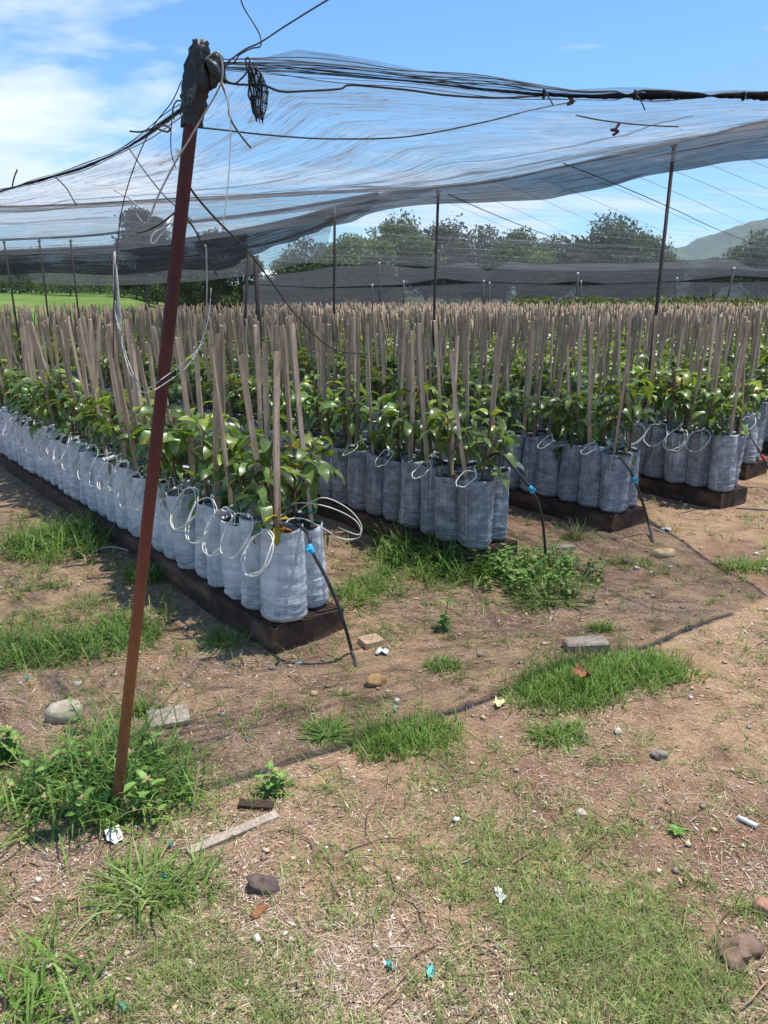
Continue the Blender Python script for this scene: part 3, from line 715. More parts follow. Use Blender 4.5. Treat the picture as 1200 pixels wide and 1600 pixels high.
def sheet(F,B,nu,nv,sag,ripple=0.0,seed=0,rf=26,uv=(1,1)):
    F=resample(F,nu);B=resample(B,nu); v=np.linspace(0,1,nv)[:,None,None]
    G=F[None]*(1-v)+B[None]*v
    vv=v[...,0]; uu=np.linspace(0,1,nu)[None]
    G[...,2]-=sag*4*vv*(1-vv)
    if ripple:
        w=np.sin(PI*np.clip(vv,0,1))**.5
        x=uu*9+seed; 
        G[...,2]+=ripple*w*(fbm(x*1.0+vv*2,vv*rf+uu*6+seed,3)-.5)*2
    U=np.stack(np.broadcast_arrays(uu*uv[0],vv*uv[1]),-1).reshape(-1,2)
    return G.reshape(-1,3),grid_faces(nu,nv),U
def netobj(name,G,Q,U,mat,parent,col=None):
    mb=MB(); mb.add(G,Q,None,0,np.zeros((len(G),3)) if col is None else col); o=mb.obj(name,mat,parent); uvset(o,U); return o
def ropetube(P,rad,sides=12,sq=1.0):
    mb=MB(); tube(mb,P,rad,sides,0,(0,0,0),False,sq); n=len(P)
    s=np.concatenate([[0],np.cumsum(np.linalg.norm(np.diff(P,axis=0),axis=1))])
    U=np.array([(s[j],i/sides*.12) for j in range(n) for i in range(sides)]); return mb,U
net=thing('shade_net','wrinkled black shade net roof tied to the leaning pole head','shade net',(0,0,0))
front=np.vstack([edgeB[::-1],edgeA])
G,Q,U=sheet(front,back,170,80,.05,.035,1.3,13,(6,4))
vv_=U[:,1]/4; cc_=np.zeros((len(G),3)); cc_[:,0]=.16*np.exp(-((vv_-.72)/.17)**2)+.22*np.exp(-((vv_-.97)/.03)**2)
netobj('net_sheet',G,Q,U,M['net1'],net,cc_)
# bunched hem along the two outer edges and the back seam
def hemrope(P,n,rfun,name,seed):
    P=resample(P,n); rr=.8*np.array([rfun(k/(n-1)) for k in range(n)]); body=np.interp(np.linspace(0,1,n),[0,.25,.5,1],[.16,.2,.7,.85]) if seed==1 else np.full(n,.5 if seed==2 else 1.1)
    mb,U=ropetube(P,rr*body,14,.9); q=np.random.default_rng(seed); V=mb.V[0]; k=np.repeat(rr*body,14)[:,None]
    V+=q.normal(size=V.shape)*k*.16+np.stack([0*U[:,0],fbm(U[:,0]*14+seed,U[:,1]*60,3)-.5,fbm(U[:,0]*11+7*seed,U[:,1]*50,3)-.5],-1)*k*.5
    t=np.repeat(np.linspace(0,1,n),14); mb.c[0][:,0]=(.42*np.clip((t-.12)/.3,0,1) if seed==1 else .25)
    o=mb.obj(name,M['rope'],net); uvset(o,U)
    st=MB(); T=np.linspace(0,1,n); spread=rr*(2.0-.9*np.clip(T/.5,0,1) if seed==1 else 1.5)
    def slow(m): return smoothpath([np.array([v,0,0.]) for v in q.normal(size=int(n/m)+3)],int(m))[:n,0]
    for j in range(14 if seed==1 else 8):
        off=slow(26)*.28+(q.uniform(-1,1) if seed==1 else q.normal()*.6); of2=slow(20)*.5
        S=P.copy(); S[:,2]+=off*spread*(1.0 if seed!=1 else .9)+(spread*.35 if seed==1 else 0); S[:,1]+=of2*spread*.6
        tube(st,S,q.uniform(.0006,.0014),5,caps=False)
    st.obj('hem_strands',M['strand'],net)
pin=[.42,.545,.70,.87]
hemrope(edgeA,220,lambda t:(.009+.009*min(1,t/.12))*(1+.25*math.sin(t*31))*(1-.72*sum(math.exp(-((t-p)/.012)**2) for p in pin)),'hem_roll',1)
hemrope(edgeB,140,lambda t:.009*(1+.3*math.sin(t*40)+.2*math.sin(t*23+1)),'hem_roll',2)
hemrope(back[2:],200,lambda t:.011*(1+.35*math.sin(t*37)),'seam_roll',3)
Gs=G.reshape(80,170,3)
def fold(pts,w,al):
    # a doubled-over crease of the cloth, following the sheet
    P=smoothpath([np.array([a,b,0.]) for a,b in pts],14); n=len(P); V=[];U=[]
    q=np.random.default_rng(int(w*1e5)+n)
    wob=np.interp(np.arange(n),np.arange(0,n+9,6),q.normal(size=len(np.arange(0,n+9,6)))*.010)
    for k in range(n):
        f=k/(n-1); ww=w*(.35+.65*math.sin(PI*min(1,max(0,f)))**.5)*q.uniform(.75,1.25)
        for j,o in enumerate((-1,-.3,.4,1)):
            u=min(168.9,max(0,P[k][0]*169)); v=min(78.9,max(0,(P[k][1]+wob[k])*79+o*ww*22)); a,b=int(u),int(v); fu,fv=u-a,v-b
            p=(Gs[b,a]*(1-fu)+Gs[b,a+1]*fu)*(1-fv)+(Gs[b+1,a]*(1-fu)+Gs[b+1,a+1]*fu)*fv
            V.append(p-np.array([0,0,.006+.006*(1-abs(o))])); U.append((f*4,j*.05))
    c=np.zeros((len(V),3)); c[:,0]=al; netobj('net_fold',np.array(V),grid_faces(4,n),np.array(U),M['foldm'],net,c)
fold([(.12,.42),(.3,.36),(.45,.5),(.6,.62),(.75,.55),(.95,.22)],.050,.10)
fold([(.30,.55),(.45,.66),(.58,.74),(.72,.70),(.9,.45)],.035,.05)
fold([(.02,.62),(.15,.60),(.3,.70),(.45,.80),(.6,.86)],.040,.05)
fold([(.38,.30),(.5,.40),(.62,.46),(.72,.36),(.8,.15)],.025,.0)
fold([(.5,.84),(.62,.88),(.75,.84),(.95,.70)],.035,.05)
fold([(.05,.80),(.2,.84),(.35,.86),(.5,.93)],.030,.0)
fold([(.2,.25),(.3,.20),(.42,.25),(.52,.22)],.018,.0)
# a looser twisted bundle over the front edge and its cord
def veil():
    A=resample(edgeA,150); up=np.array([0,0,1.])
    t=np.linspace(0,1,150); lift=.055*np.clip(t/.06,0,1)*np.exp(-t*2.2)+.012*np.abs(np.sin(t*18))
    G=np.stack([A,A+up*lift[:,None]*.5+np.array([0,.012,0]),A+up*lift[:,None]+np.array([0,.03,0])]); U=np.stack(np.broadcast_arrays(t[None]*5,np.array([0,.1,.2])[:,None]),-1).reshape(-1,2)
    netobj('edge_fold',G.reshape(-1,3),grid_faces(150,3),U,M['net2'],net)
veil()
c=MB(); tube(c,smoothpath([onplane(x,y,P0+np.array([0,.03]),AD) for x,y in ((350,128),(375,132),(410,133),(440,143),(480,142),(530,139),(545,133),(580,135),(640,141),(700,149),(780,153),(850,149))],8),.0030,6); c.obj('edge_cord',M['bwire'],net)
c=MB(); tube(c,smoothpath([onplane(x,y,P0+np.array([0,.35]),AD) for x,y in ((285,197),(330,201),(420,211),(520,217),(640,213),(760,190),(830,172),(900,158))],8),.0026,6); c.obj('edge_cord',M['bwire'],net)
c=MB(); tube(c,smoothpath([onplane(x,y,P0+np.array([0,.35]),AD) for x,y in ((900,180),(940,188),(1000,195),(1060,198))],8),.0026,6); c.obj('edge_cord',M['bwire'],net)
# ties along the edge
for (x,y,dx,dy,lb) in ((850,146,14,18,0),(992,148,16,24,1),(1162,150,6,6,2)):
    t_=MB(); o=P0; p=onplane(x,y,o,AD)
    a=np.linspace(0,2*PI,13); ring=[p+np.array([.0,.014*math.cos(q),.014*math.sin(q)]) for q in a]
    tube(t_,ring,.003,6,caps=False); tube(t_,smoothpath([p,onplane(x+dx*.5,y+dy*.3,o-np.array([0,.02]),AD),onplane(x+dx,y+dy,o-np.array([0,.02]),AD)],5),.0022,5); t_.obj('edge_tie',M['bwire'],net)
def squiggle(pts,name,mat):
    s=MB(); tube(s,smoothpath([onplane(x,y,P0+np.array([0,.02]),AD) for x,y in pts],6),.0045,6); s.obj(name,M[mat],net)
squiggle(((888,150),(892,158),(887,163),(895,160),(893,152)),'edge_tie','bwire'); 
squiggle(((968,192),(962,201),(955,203),(966,205),(958,211)),'edge_tie','pole')
def rag():
    L=MB(); q=np.random.default_rng(6)
    def pt(f,sx):
        c=onplane(394+15*f+4*math.sin(5*f),104+84*f,P0-np.array([0,.03]),AD); w=.005+.019*math.sin(PI*min(1,.08+f*.86))**1.3
        return c+np.array([w*sx,.014*math.sin(3*sx+6*f),.006*math.sin(9*sx+4*f)])
    for i in range(15):
        sx=-1+2*i/14+q.normal()*.05; tube(L,[pt(k/16,sx*(1+.1*math.sin(k+i))) for k in range(17)],.0011 if i>5 else .0019,4,caps=False)
    for k in range(38):
        f=(k+.5)/38.5; tube(L,[pt(f+.02*math.sin(i*1.3+k),-1+2*i/8) for i in range(9)],.0010,4,caps=False)
    L.obj('net_rag',M['strand'],net)
rag()

# second roof panel behind the first, on the open side
def Pq(px,py,z): return pln(px,py,z)
seam=[pln(1260,178,2.66),pln(1053,223,2.75),pln(900,256,2.76),pln(780,281,2.76),pln(690,292,2.75),pln(600,300,2.73),pln(520,322,2.70),pln(440,345,2.66),pln(360,362,2.62),pln(260,376,2.60),pln(120,385,2.58),pln(-60,393,2.55)]
net2=thing('shade_net','slack dark shade net roof sagging in bays over the far ends of the rows','shade net',(0,0,0))
def pw(pts): return resample(smoothpath([pln(*p) for p in pts],8),60)
wires_=[resample(back[6:42],60),pw([(-110,379,2.62),(0,375,2.6),(150,367,2.6),(280,349,2.62),(430,330,2.68),(590,303,2.72)]),pw([(-110,397,2.58),(0,394,2.58),(150,388,2.58),(300,372,2.6),(440,346,2.66),(560,316,2.7)]),pw([(-110,414,2.50),(0,413,2.50),(150,410,2.50),(300,400,2.53),(420,380,2.6),(520,345,2.66)]),pw([(-110,436,2.05),(0,438,2.02),(150,446,1.95),(300,440,2.05),(420,424,2.3),(500,400,2.5)])]
for k in range(4):
    G,Q,U=sheet(wires_[k],wires_[k+1],60,30,.10+.05*(k%2),.03,3.1+k,6,(3,3)); netobj('net_bay',G,Q,U,M['net2'],net2)
    if k: 
        mb,U=ropetube(wires_[k],np.full(60,.022),10); o=mb.obj('hem_roll',M['rope'],net2); uvset(o,U)
# curtain hanging along the seam
net3=thing('net_curtain','dark folded net curtain drooping along the roof seam, lowest over the far rows','net curtain',(0,0,0))
top=smoothpath(seam,10); L_=len(top)
hang=[]
hp=[(0,.24),(.10,.25),(.2,.23),(.28,.21),(.36,.24),(.46,.38),(.56,.58),(.7,.58),(.85,.55),(1,.5)]
s_=np.concatenate([[0],np.cumsum(np.linalg.norm(np.diff(top,axis=0),axis=1))]); s_/=s_[-1]
for k in range(L_): hang.append(np.interp(s_[k],[a for a,_ in hp],[b for _,b in hp]))
hang=np.array(hang); bot=top.copy(); bot[:,2]-=hang; bot[:,0]-=.12*hang; bot[:,1]-=.1*hang
G,Q,U=sheet(top,bot,160,16,.0,.0,2,6,(14,1)); G=G.reshape(16,160,3)
fo=np.sin(np.linspace(0,120,160))*.03+np.sin(np.linspace(0,47,160))*.04
G[...,0]+=fo[None]*np.linspace(0,1,16)[:,None]; G[...,1]+=fo[None]*.7*np.linspace(0,1,16)[:,None]; G[...,2]+=(np.sin(np.linspace(0,31,160))*.03)[None]*np.linspace(0,1,16)[:,None]
netobj('curtain_sheet',G.reshape(-1,3),Q,U,M['flap'],net3)
# thin roof over the right hand field
net4=thing('shade_net','thin clear shade net roof with fine wires over the far rows','shade net',(0,0,0))
fr=resample([qr(3.9,1.5,2.68),qr(12,.4,2.75),qr(40,-2,2.8)],90); bk=resample([qr(3.9,22,2.6),qr(12,23,2.7),qr(40,25,2.8)],90)
G,Q,U=sheet(fr,bk,90,60,.0,.03,7.7,10,(36,20)); G=G.reshape(60,90,3); G[...,2]-=.10*np.abs(np.sin(np.linspace(0,1,60)*PI*5))[:,None]
netobj('net_sheet',G.reshape(-1,3),Q,U,M['net3'],net4)
def roofwire(pts,r=.006):
    r*=.5
    w=MB(); tube(w,smoothpath(pts,6),r,5); w.obj('roof_wire',M['bwire'],net4)
def rw(pts,z,r): roofwire([pln(x,y,z) for x,y in pts],r)
rw([(700,303),(760,330),(840,362),(920,390),(965,410)],2.60,.012)
rw([(880,255),(975,293),(1060,330),(1120,358),(1200,390)],2.62,.010)
for k in range(9): rw([(660+62*k,300-7*k),(660+62*k+100,300-7*k+42),(660+62*k+200,300-7*k+88)],2.63,.004)

# posts that carry the nets
def post(px,ytop,ybot_z,Y,rad,label,mat='post',lean=(0,0),zt=None,cap=False,group='thin posts carrying the nets'):
    tp=atY(px,ytop,Y); base=np.array([tp[0]+lean[0],tp[1]+lean[1],float(gz(tp[0],tp[1]))-.05])
    t=thing('net_post',label,'post',tuple(base),0,group); mb=MB(); tube(mb,[np.zeros(3),(tp-base)*.5+np.array([.006,0,0]),tp-base],rad,10)
    mb.obj('post_shaft',M[mat],t)
    c=MB()
    if cap: tube(c,[tp-base+np.array([0,0,-.02]),tp-base+np.array([0,0,.03]),tp-base+np.array([0,0,.05])],[rad*1.15,rad*1.15,rad*.6],10); c.obj('post_cap',M['cap'],t)
    else:
        a=tp-base; tube(c,[a+np.array([-.03,0,-.03]),a+np.array([.03,.01,-.02])],rad*.5,6); c.obj('tie_bolt',M['bwire'],t)
post(1054,222,0,6.75,.0150,'thin dark post standing closest under the net seam','post',(-.05,.02))
post(685,296,0,9.3,.0165,'thin dark post in the middle of the stakes, before the trees','post',(-.06,.02))
post(523,322,0,10.5,.0175,'thin dark post beside the long sagging black cable','post',(-.08,.02))
post(388,395,0,10.5,.020,'dark square-looking post leaning among stakes behind the pole','post',(-.22,0))
post(399,400,0,10.6,.032,'thick dark post beside the leaning one behind the pole','post',(0.0,0))
post(179,392,0,8.5,.012,'pale galvanised post rising from the first row, open side','galv',(-.02,0))
post(174,398,0,8.7,.013,'dark post tight against the pale galvanised post','post')
for k,(x,y) in enumerate(((6,376),(61,374),(110,374))):
    post(x,y,0,12.0+.3*k,.013,['slim dark post at the grassy edge, first from the frame edge','slim dark post at the grassy edge, middle one of three','slim dark post at the grassy edge, third, toward the pole'][k],'post',(.06 if k==0 else 0,0))

# ------------------------------------------------------------------ far shade tunnels
def far_house(name,ridge,hem,Y0,Y1,label,droop=None):
    t=thing('shade_tunnel',label,'shade net',(0,0,0),0,'low dark shade tunnels beyond the field')
    R_=[atY(x,y,Y1) for x,y in ridge]; Hm=[atY(x,y,Y0) for x,y in hem]
    G,Q,U=sheet(Hm,R_,120,20,.12,.10,Y0,5,(30,4)); netobj('net_sheet',G,Q,U,M['farnet'],t)
    mb,U=ropetube(resample(Hm,120),np.full(120,.035),8); o=mb.obj('hem_roll',M['rope'],t); uvset(o,U)
    mb,U=ropetube(resample(R_,120),np.full(120,.02),8); o=mb.obj('hem_roll',M['rope'],t); uvset(o,U)
far_house('a',[(400,432),(470,425),(520,416),(600,413),(660,420),(700,414),(731,408),(762,424),(795,408),(830,412),(900,412),(1000,411),(1080,407),(1140,404),(1180,420),(1260,420)],
          [(400,455),(460,452),(540,449),(630,446),(690,436),(731,441),(760,442),(830,447),(903,440),(960,446),(1057,441),(1147,432),(1260,437)],30,37,'long dark shade tunnel with peaked ridge before the trees')
far_house('b',[(380,444),(500,450),(620,448),(760,441),(905,446),(1057,440),(1150,441),(1280,436)],[(380,484),(520,483),(650,482),(756,484),(905,483),(1057,482),(1150,483),(1280,482)],27,29,'lowest dark net wall hanging right behind the stakes')
for k,(x,y,yb,lb) in enumerate(((631,441,0,'short white-capped post behind stakes, below the leafy trees'),(756,440,0,'short white-capped post where two net peaks meet'),(765,443,0,'tilted white-capped post next to the one between net peaks'),(903,428,0,'tall white-capped post holding a dark drooping net knot'),(908,441,0,'bent black net roll slung on the tall capped post'),(1058,436,0,'short white-capped post beyond the closest thin post'),(1147,420,0,'tall leaning white-capped post under the hill'),(593,412,0,'small white-capped post on the ridge of the far tunnel'),(582,446,0,'small white-capped post at the dip of the far hem'))):
    post(x,y,0,26.5 if y>424 else 26.3,.036 if k in (3,6) else .026,lb,'post',(-.25 if k==6 else 0,0),cap=True,group='capped posts of the far tunnels')

# ------------------------------------------------------------------ far trees, hedge, hill, shed
def tree(px,ytop,Y,wpx,label,kind,seed,base=None,n=1500,name='tree',low=0.0):
    r=np.random.default_rng(seed); tp=atY(px,ytop,Y); W=wpx*Y/1246/2; bz=float(gz(tp[0],tp[1])); Ht=tp[2]-bz
    t=thing(name,label,name,(tp[0],tp[1],bz),0,'trees beyond the field' if name=='tree' else 'hedge shrubs beyond the grass')
    tr=MB(); 
    cl=[]; nb=11
    for k in range(nb):
        a=k*2.4+r.uniform(-.4,.4); f=r.uniform(.35-low,1.0); rad=W*.66*math.sqrt(max(.05,1-((f-.55)/.62)**2))*r.uniform(.5,1.1) if f<.95 else W*.15
        cl.append(np.array([rad*math.cos(a),rad*math.sin(a)*.8,Ht*(f*.86)]))
    cl.append(np.array([0,0,Ht*.88])); cl.append(np.array([W*.15,0,Ht*.6]))
    tube(tr,smoothpath([(0,0,-.2),(W*.04,0,Ht*.25),(-W*.03,.1,Ht*.55),(0,0,Ht*.8)],4),np.linspace(.16,.04,13)*Ht/6,8)
    for c in cl: tube(tr,smoothpath([(0,0,Ht*.18+.25*c[2]*r.random()),c*np.array([.5,.5,.75]),c],3),np.linspace(.06,.02,7)*Ht/6,5,caps=False)
    if name=='shrub':
        for k in range(6): cl.append(np.array([W*r.uniform(-.9,.9),r.uniform(-.3,.3),Ht*r.uniform(.1,.3)]))
    tr.obj('trunk',M['bark'],t)
    base={'dark':(.046,.070,.028),'mid':(.066,.102,.031),'light':(.10,.14,.04),'grey':(.068,.076,.054)}[kind]
    V=[];Cc=[]
    per=n//len(cl)
    for c in cl:
        R0=W*r.uniform(.34,.52); k0=r.uniform(.75,1.3)
        P=r.normal(size=(per,3)); P/=np.linalg.norm(P,axis=1)[:,None]; P*=(r.random((per,1))**.45)*R0*np.array([1,1,.72]); P+=c
        # thin sprays beyond the clump
        m=r.random(per)<.10; P[m]+=(P[m]-c)*r.uniform(.1,.35,(m.sum(),1))
        sz=r.uniform(.05,.13,(per,1))*min(Ht,7)/6*1.3; u=r.normal(size=(per,3)); u/=np.linalg.norm(u,axis=1)[:,None]; w=np.cross(u,r.normal(size=(per,3))); w/=np.linalg.norm(w,axis=1)[:,None]
        V.append(np.stack([P-u*sz,P+w*sz*.5,P+u*sz,P-w*sz*.5],1).reshape(-1,3)); cc=np.array(base)*k0*r.uniform(.8,1.22,(per,1)); Cc.append(np.repeat(cc,4,0))
    V=np.concatenate(V); V[:,2]=np.clip(V[:,2],.15,None); mb=MB(); mb.add(V,np.arange(len(V)).reshape(-1,4),None,0,np.concatenate(Cc)); mb.obj('crown',M['crown'],t,False)
tr_=[(476,372,44,110,'dark rounded tree beside the white shed roof','dark'),(545,364,47,95,'yellowish green tree with open crown behind the thin post','light'),
(626,338,50,120,'tall green tree with ragged top, tallest of the middle trees','mid'),(594,372,43,80,'low light green tree in front of the tall ragged one','light'),(700,350,52,130,'grey green tree between the tall ragged tree and the next clump','grey'),
(758,352,55,90,'thin greyish tree behind two net peaks','grey'),(815,356,48,110,'bushy mid green tree with drooping sprays','mid'),(868,370,52,90,'small dark tree between bushy tree and tall windswept one','dark'),(845,392,42,70,'low pale green bush tree before the bushy tree','light'),
(955,341,50,130,'tall windswept dark tree standing before the hill','dark'),(1003,366,54,100,'smaller dark tree on the hill side of the windswept tree','dark'),(1192,362,46,110,'dark spreading tree standing before the hill slope','dark'),(975,395,44,50,'little round dark bush tree below the windswept tree','dark'),
(216,318,38,86,'tall rounded dark tree seen through the net behind the pole','dark'),(455,392,56,90,'low far tree at the shed end of the middle trees','mid'),(510,386,58,100,'far tree filling the gap before the light open tree','grey'),(575,380,58,90,'far tree between the light open tree and the tall ragged one','mid'),(665,376,60,110,'far tree behind the tall ragged tree shoulder','grey'),(735,384,60,90,'far low tree between grey tree and thin greyish one','mid'),(790,382,60,90,'far tree before the bushy tree, beside the thin greyish one','grey'),(910,386,60,100,'far low tree between small dark tree and windswept one','mid'),(1035,392,62,80,'far low tree on the shoulder below the hill','grey'),(1120,404,60,70,'lone low far tree under the hill','grey'),(330,360,48,90,'dark tree with feathery top behind the pole net','grey'),(372,352,50,60,'feathery tree top showing above the net behind the pole','mid'),(268,380,46,90,'low dark tree behind the pole','dark')]
for k,a in enumerate(tr_): tree(a[0],a[1],a[2],a[3]*1.2,a[4],a[5],40+k,n=7800)
def shrubs():
    r=np.random.default_rng(8)
    for k in range(11):
        px=-30+k*46+r.uniform(-8,8); Y=52+r.uniform(-4,4)
        if px>470: break
        tree(px,392+r.uniform(-9,14),Y,r.uniform(84,120),['pale','olive','dusty','mixed','tall','squat','ragged','round','scrubby','bright','dense'][k]+' green hedge shrub in the line beyond the grass, '+ordn(k+1)+' from the frame edge','light' if k%2 else 'mid',90+k,n=4200,name='shrub',low=.3)
shrubs()
def hedge():
    r=np.random.default_rng(17); n=26000; X=r.uniform(-33,-3,n); Y=r.uniform(56,60,n); top=1.1+1.5*fbm(X*.45,Y*.2,3); z=r.random(n)**.8*top+gz(X,Y)
    P=np.stack([X,Y,z],-1); u=r.normal(size=(n,3)); u/=np.linalg.norm(u,axis=1)[:,None]; w=np.cross(u,r.normal(size=(n,3))); w/=np.linalg.norm(w,axis=1)[:,None]; s=r.uniform(.08,.18,(n,1))
    V=np.stack([P-u*s,P+w*s*.5,P+u*s,P-w*s*.5],1).reshape(-1,3); k=.7+.8*fbm(X*.8,Y*.8+z,2)[:,None]
    mb=MB(); mb.add(V,np.arange(4*n).reshape(-1,4),None,0,np.repeat(np.array([.105,.14,.045])*k*r.uniform(.6,1.4,(n,1)),4,0)); tag(mb.obj('undergrowth',M['crown'],smooth=False),'olive green undergrowth along the far side of the grass','undergrowth',kind='stuff')
hedge()
def hill():
    m,nt,b,o=newmat('wooded_hill'); co=coords(nt)
    f=noise(nt,co,.05,6,.7); g=noise(nt,co,.012,4)
    c=ramp(nt,f,[(.3,(.008,.024,.008)),(.5,(.018,.052,.015)),(.7,(.036,.082,.022))]); c=mixc(nt,1.0,c,ramp(nt,g,[(.3,.75),(.7,1.3)]),'MULTIPLY')
    nt.links.new(c,b.inputs['Base Color']); b.inputs['Roughness'].default_value=.95; bump(nt,b,f,1.0,6)
    Yc=1050.; nu=420; nv=60; xs=np.linspace(-300,1100,nu); ys=np.linspace(Yc-300,Yc+420,nv)
    X,Y=np.meshgrid(xs,ys)
    prof=np.interp(X[0],[-300,250,330,365,400,470,560,760,1100],[12,22,42,34,42,84,98,128,150])
    # measured skyline at the ridge: pixel x -> height
    sx=np.array([900,960,1010,1040,1080,1120,1200,1300,1500]); sy=np.array([412,366,372,397,380,362,341,322,305])
    pX=np.array([(x-600)/1246*Yc for x in sx]); pZ=np.array([H+(466-y)/1246*Yc for y in sy])
    prof=np.interp(xs,pX,pZ,left=8)
    v=(Y-Yc); sh=np.where(v<0,np.clip(1+v/300,0,1)**.8,np.clip(1-v/900,0,1))
    Z=prof[None]*sh+(fbm(X*.09,Y*.05,3)-.5)*9*np.clip(sh*2-.6,0,1)+ (fbm(X*.02,Y*.02,4)-.5)*14*np.clip(sh*1.2-.1,0,1)*(np.abs(v)>10)
    Z=Z-3
    mb=MB(); mb.add(np.stack([X,Y,Z],-1).reshape(-1,3),grid_faces(nu,nv)); o=mb.obj('hill',m); tag(o,'wooded hill on the horizon','hill',kind='structure')
hill()
def shed():
    p=atY(440,398,60); bz=float(gz(p[0],p[1])); t=thing('farm_shed','small white roofed shed glimpsed between trees','shed',(p[0],p[1],bz),.2)
    w=MB(); box(w,(0,0,1.2),(3.4,3,2.4)); w.obj('wall',M['white'],t,False)
    r=MB(); r.add([(-2,-1.8,2.41),(2,-1.8,2.41),(2,1.8,2.41),(-2,1.8,2.41),(-2,0,3.2),(2,0,3.2)],[(0,1,5,4),(3,4,5,2),(0,3,2,1)],[(0,4,3),(1,2,5)]); r.obj('roof',M['cap'],t,False)
    d=MB(); box(d,(.4,-1.53,.95),(.9,.05,1.9)); d.obj('door',M['blue'],t,False)
shed()
def crop():
    r=np.random.default_rng(21); V=[];cc=[]; n=9000
    X=r.uniform(4,24,n); Y=r.uniform(23.5,26,n)+.02*X; z=.4+r.random(n)**.7*(.95+.35*fbm(X*1.5,Y*1.5,2))
    keep=X/Y>.10; X,Y,z=X[keep],Y[keep],z[keep]; n=len(X)
    P=np.stack([X,Y,z],-1); u=r.normal(size=(n,3)); u/=np.linalg.norm(u,axis=1)[:,None]; w=np.cross(u,r.normal(size=(n,3))); w/=np.linalg.norm(w,axis=1)[:,None]; s=r.uniform(.06,.13,(n,1))
    V=np.stack([P-u*s,P+w*s*.45,P+u*s,P-w*s*.45],1).reshape(-1,3); c=np.repeat(np.array([.11,.13,.03])*r.uniform(.6,1.5,(n,1)),4,0)
    mb=MB(); mb.add(V,np.arange(4*n).reshape(-1,4),None,0,c); tag(mb.obj('crop_foliage',M['crown'],smooth=False),'yellow green crop growing beyond the stakes','crop',kind='stuff')
crop()

# ------------------------------------------------------------------ grass, weeds, litter
GREEN=[(.105,.20,.032),(.14,.245,.045),(.08,.155,.028),(.19,.26,.075)]
def blades(mb,P,az,el,L,W,bend,col,nseg=3):
    """vectorised blades: base points P, heading az, start elevation el, length L, width W, droop bend"""
    n=len(P); h=np.stack([np.cos(az),np.sin(az),np.zeros(n)],-1); sd=np.stack([-np.sin(az),np.cos(az),np.zeros(n)],-1); up=np.array([0,0,1.])
    pts=[P]; 
    for k in range(nseg):
        e=el-bend*((k+.5)/nseg); pts.append(pts[-1]+(L/nseg)[:,None]*(h*np.cos(e)[:,None]+up*np.sin(e)[:,None]))
    V=np.zeros((n,nseg*2+1,3)); wd=np.linspace(1,.45,nseg)
    for k in range(nseg):
        w=(W*wd[k]*.5)[:,None]; V[:,2*k]=pts[k]-sd*w; V[:,2*k+1]=pts[k]+sd*w
    V[:,-1]=pts[-1]; m=2*nseg+1
    gzv=gz(V[...,0],V[...,1]) ; V[...,2]=np.maximum(V[...,2],gzv+.001)
    base=np.arange(n)[:,None]*m; Q=np.concatenate([base+np.array([2*k,2*k+1,2*k+3,2*k+2]) for k in range(nseg-1)]); T=base+np.array([2*nseg-2,2*nseg-1,2*nseg])
    mb.add(V.reshape(-1,3),Q,T,0,np.repeat(col,m,0))
def gcols(r,n,pal=None,dry=.08,br=1.0):
    pal=np.array(pal or GREEN); c=pal[r.integers(0,len(pal),n)]*r.uniform(.7,1.35,(n,1))*br
    d=r.random(n)<dry; c[d]=np.array([.30,.24,.13])*r.uniform(.7,1.2,(d.sum(),1)); return c
# masks in survey bearings: how thick the turf stands where
PATCH=[(330,1560,330,110,.55),(620,1500,200,130,.45),(880,1480,220,130,1.0),(1000,1560,250,80,.9),(780,1350,150,70,.55),(930,1290,120,50,.3),(700,1200,160,60,.35),(560,1130,90,45,.7),(690,1130,90,45,.6),
(100,900,120,60,.9),(60,1000,110,50,1.0),(170,960,70,60,.6),(60,820,70,50,.6),(230,1180,110,60,.5),(120,1240,170,60,1.0),(370,1230,110,40,.45),(250,1400,130,70,.5),(600,1000,80,30,.45),(590,900,60,50,.5),(690,900,120,50,.8),(850,900,80,50,.7),(940,1060,150,45,.7),(870,1150,60,35,.6),
(1170,890,50,25,.5),(1000,885,70,15,.45),(1190,1010,30,40,.3),(690,985,30,15,.4),(940,975,30,15,.4),(1150,1500,90,130,.6),(430,1430,110,90,.25),(480,1300,150,70,.16),(1100,1390,120,50,.25),(300,1290,80,40,.3),(350,1000,60,40,.2),(690,1040,40,20,.5),(540,1080,80,30,.35),(200,1100,60,30,.3)]
def gmask(px,py):
    m=np.full(px.shape,.13)
    for cx,cy,rx,ry,a in PATCH: m=np.maximum(m,a*np.exp(-(((px-cx)/rx)**2+((py-cy)/ry)**2)*1.1))
    return m
def sample_ground(n,r,x0=-350,x1=1550,y0=745,y1=1760):
    px=r.uniform(x0,x1,n); py=r.uniform(y0,y1,n)
    x,y=px-600,py-800; dn=y*cp+FPX*sp; f=FPX*cp-y*sp; t=H/dn; X=x*t; Y=f*t
    return px,py,X,Y,gz(X,Y)
def under_tray(X,Y):
    q=X*QD[0]+Y*QD[1]; r=X*RD[0]+Y*RD[1]; m=np.zeros(len(X),bool)
    for ql,rf,re in rows[:12]: m|=(q>ql-.02)&(q<ql+.41)&(r>rf-.02)
    return m
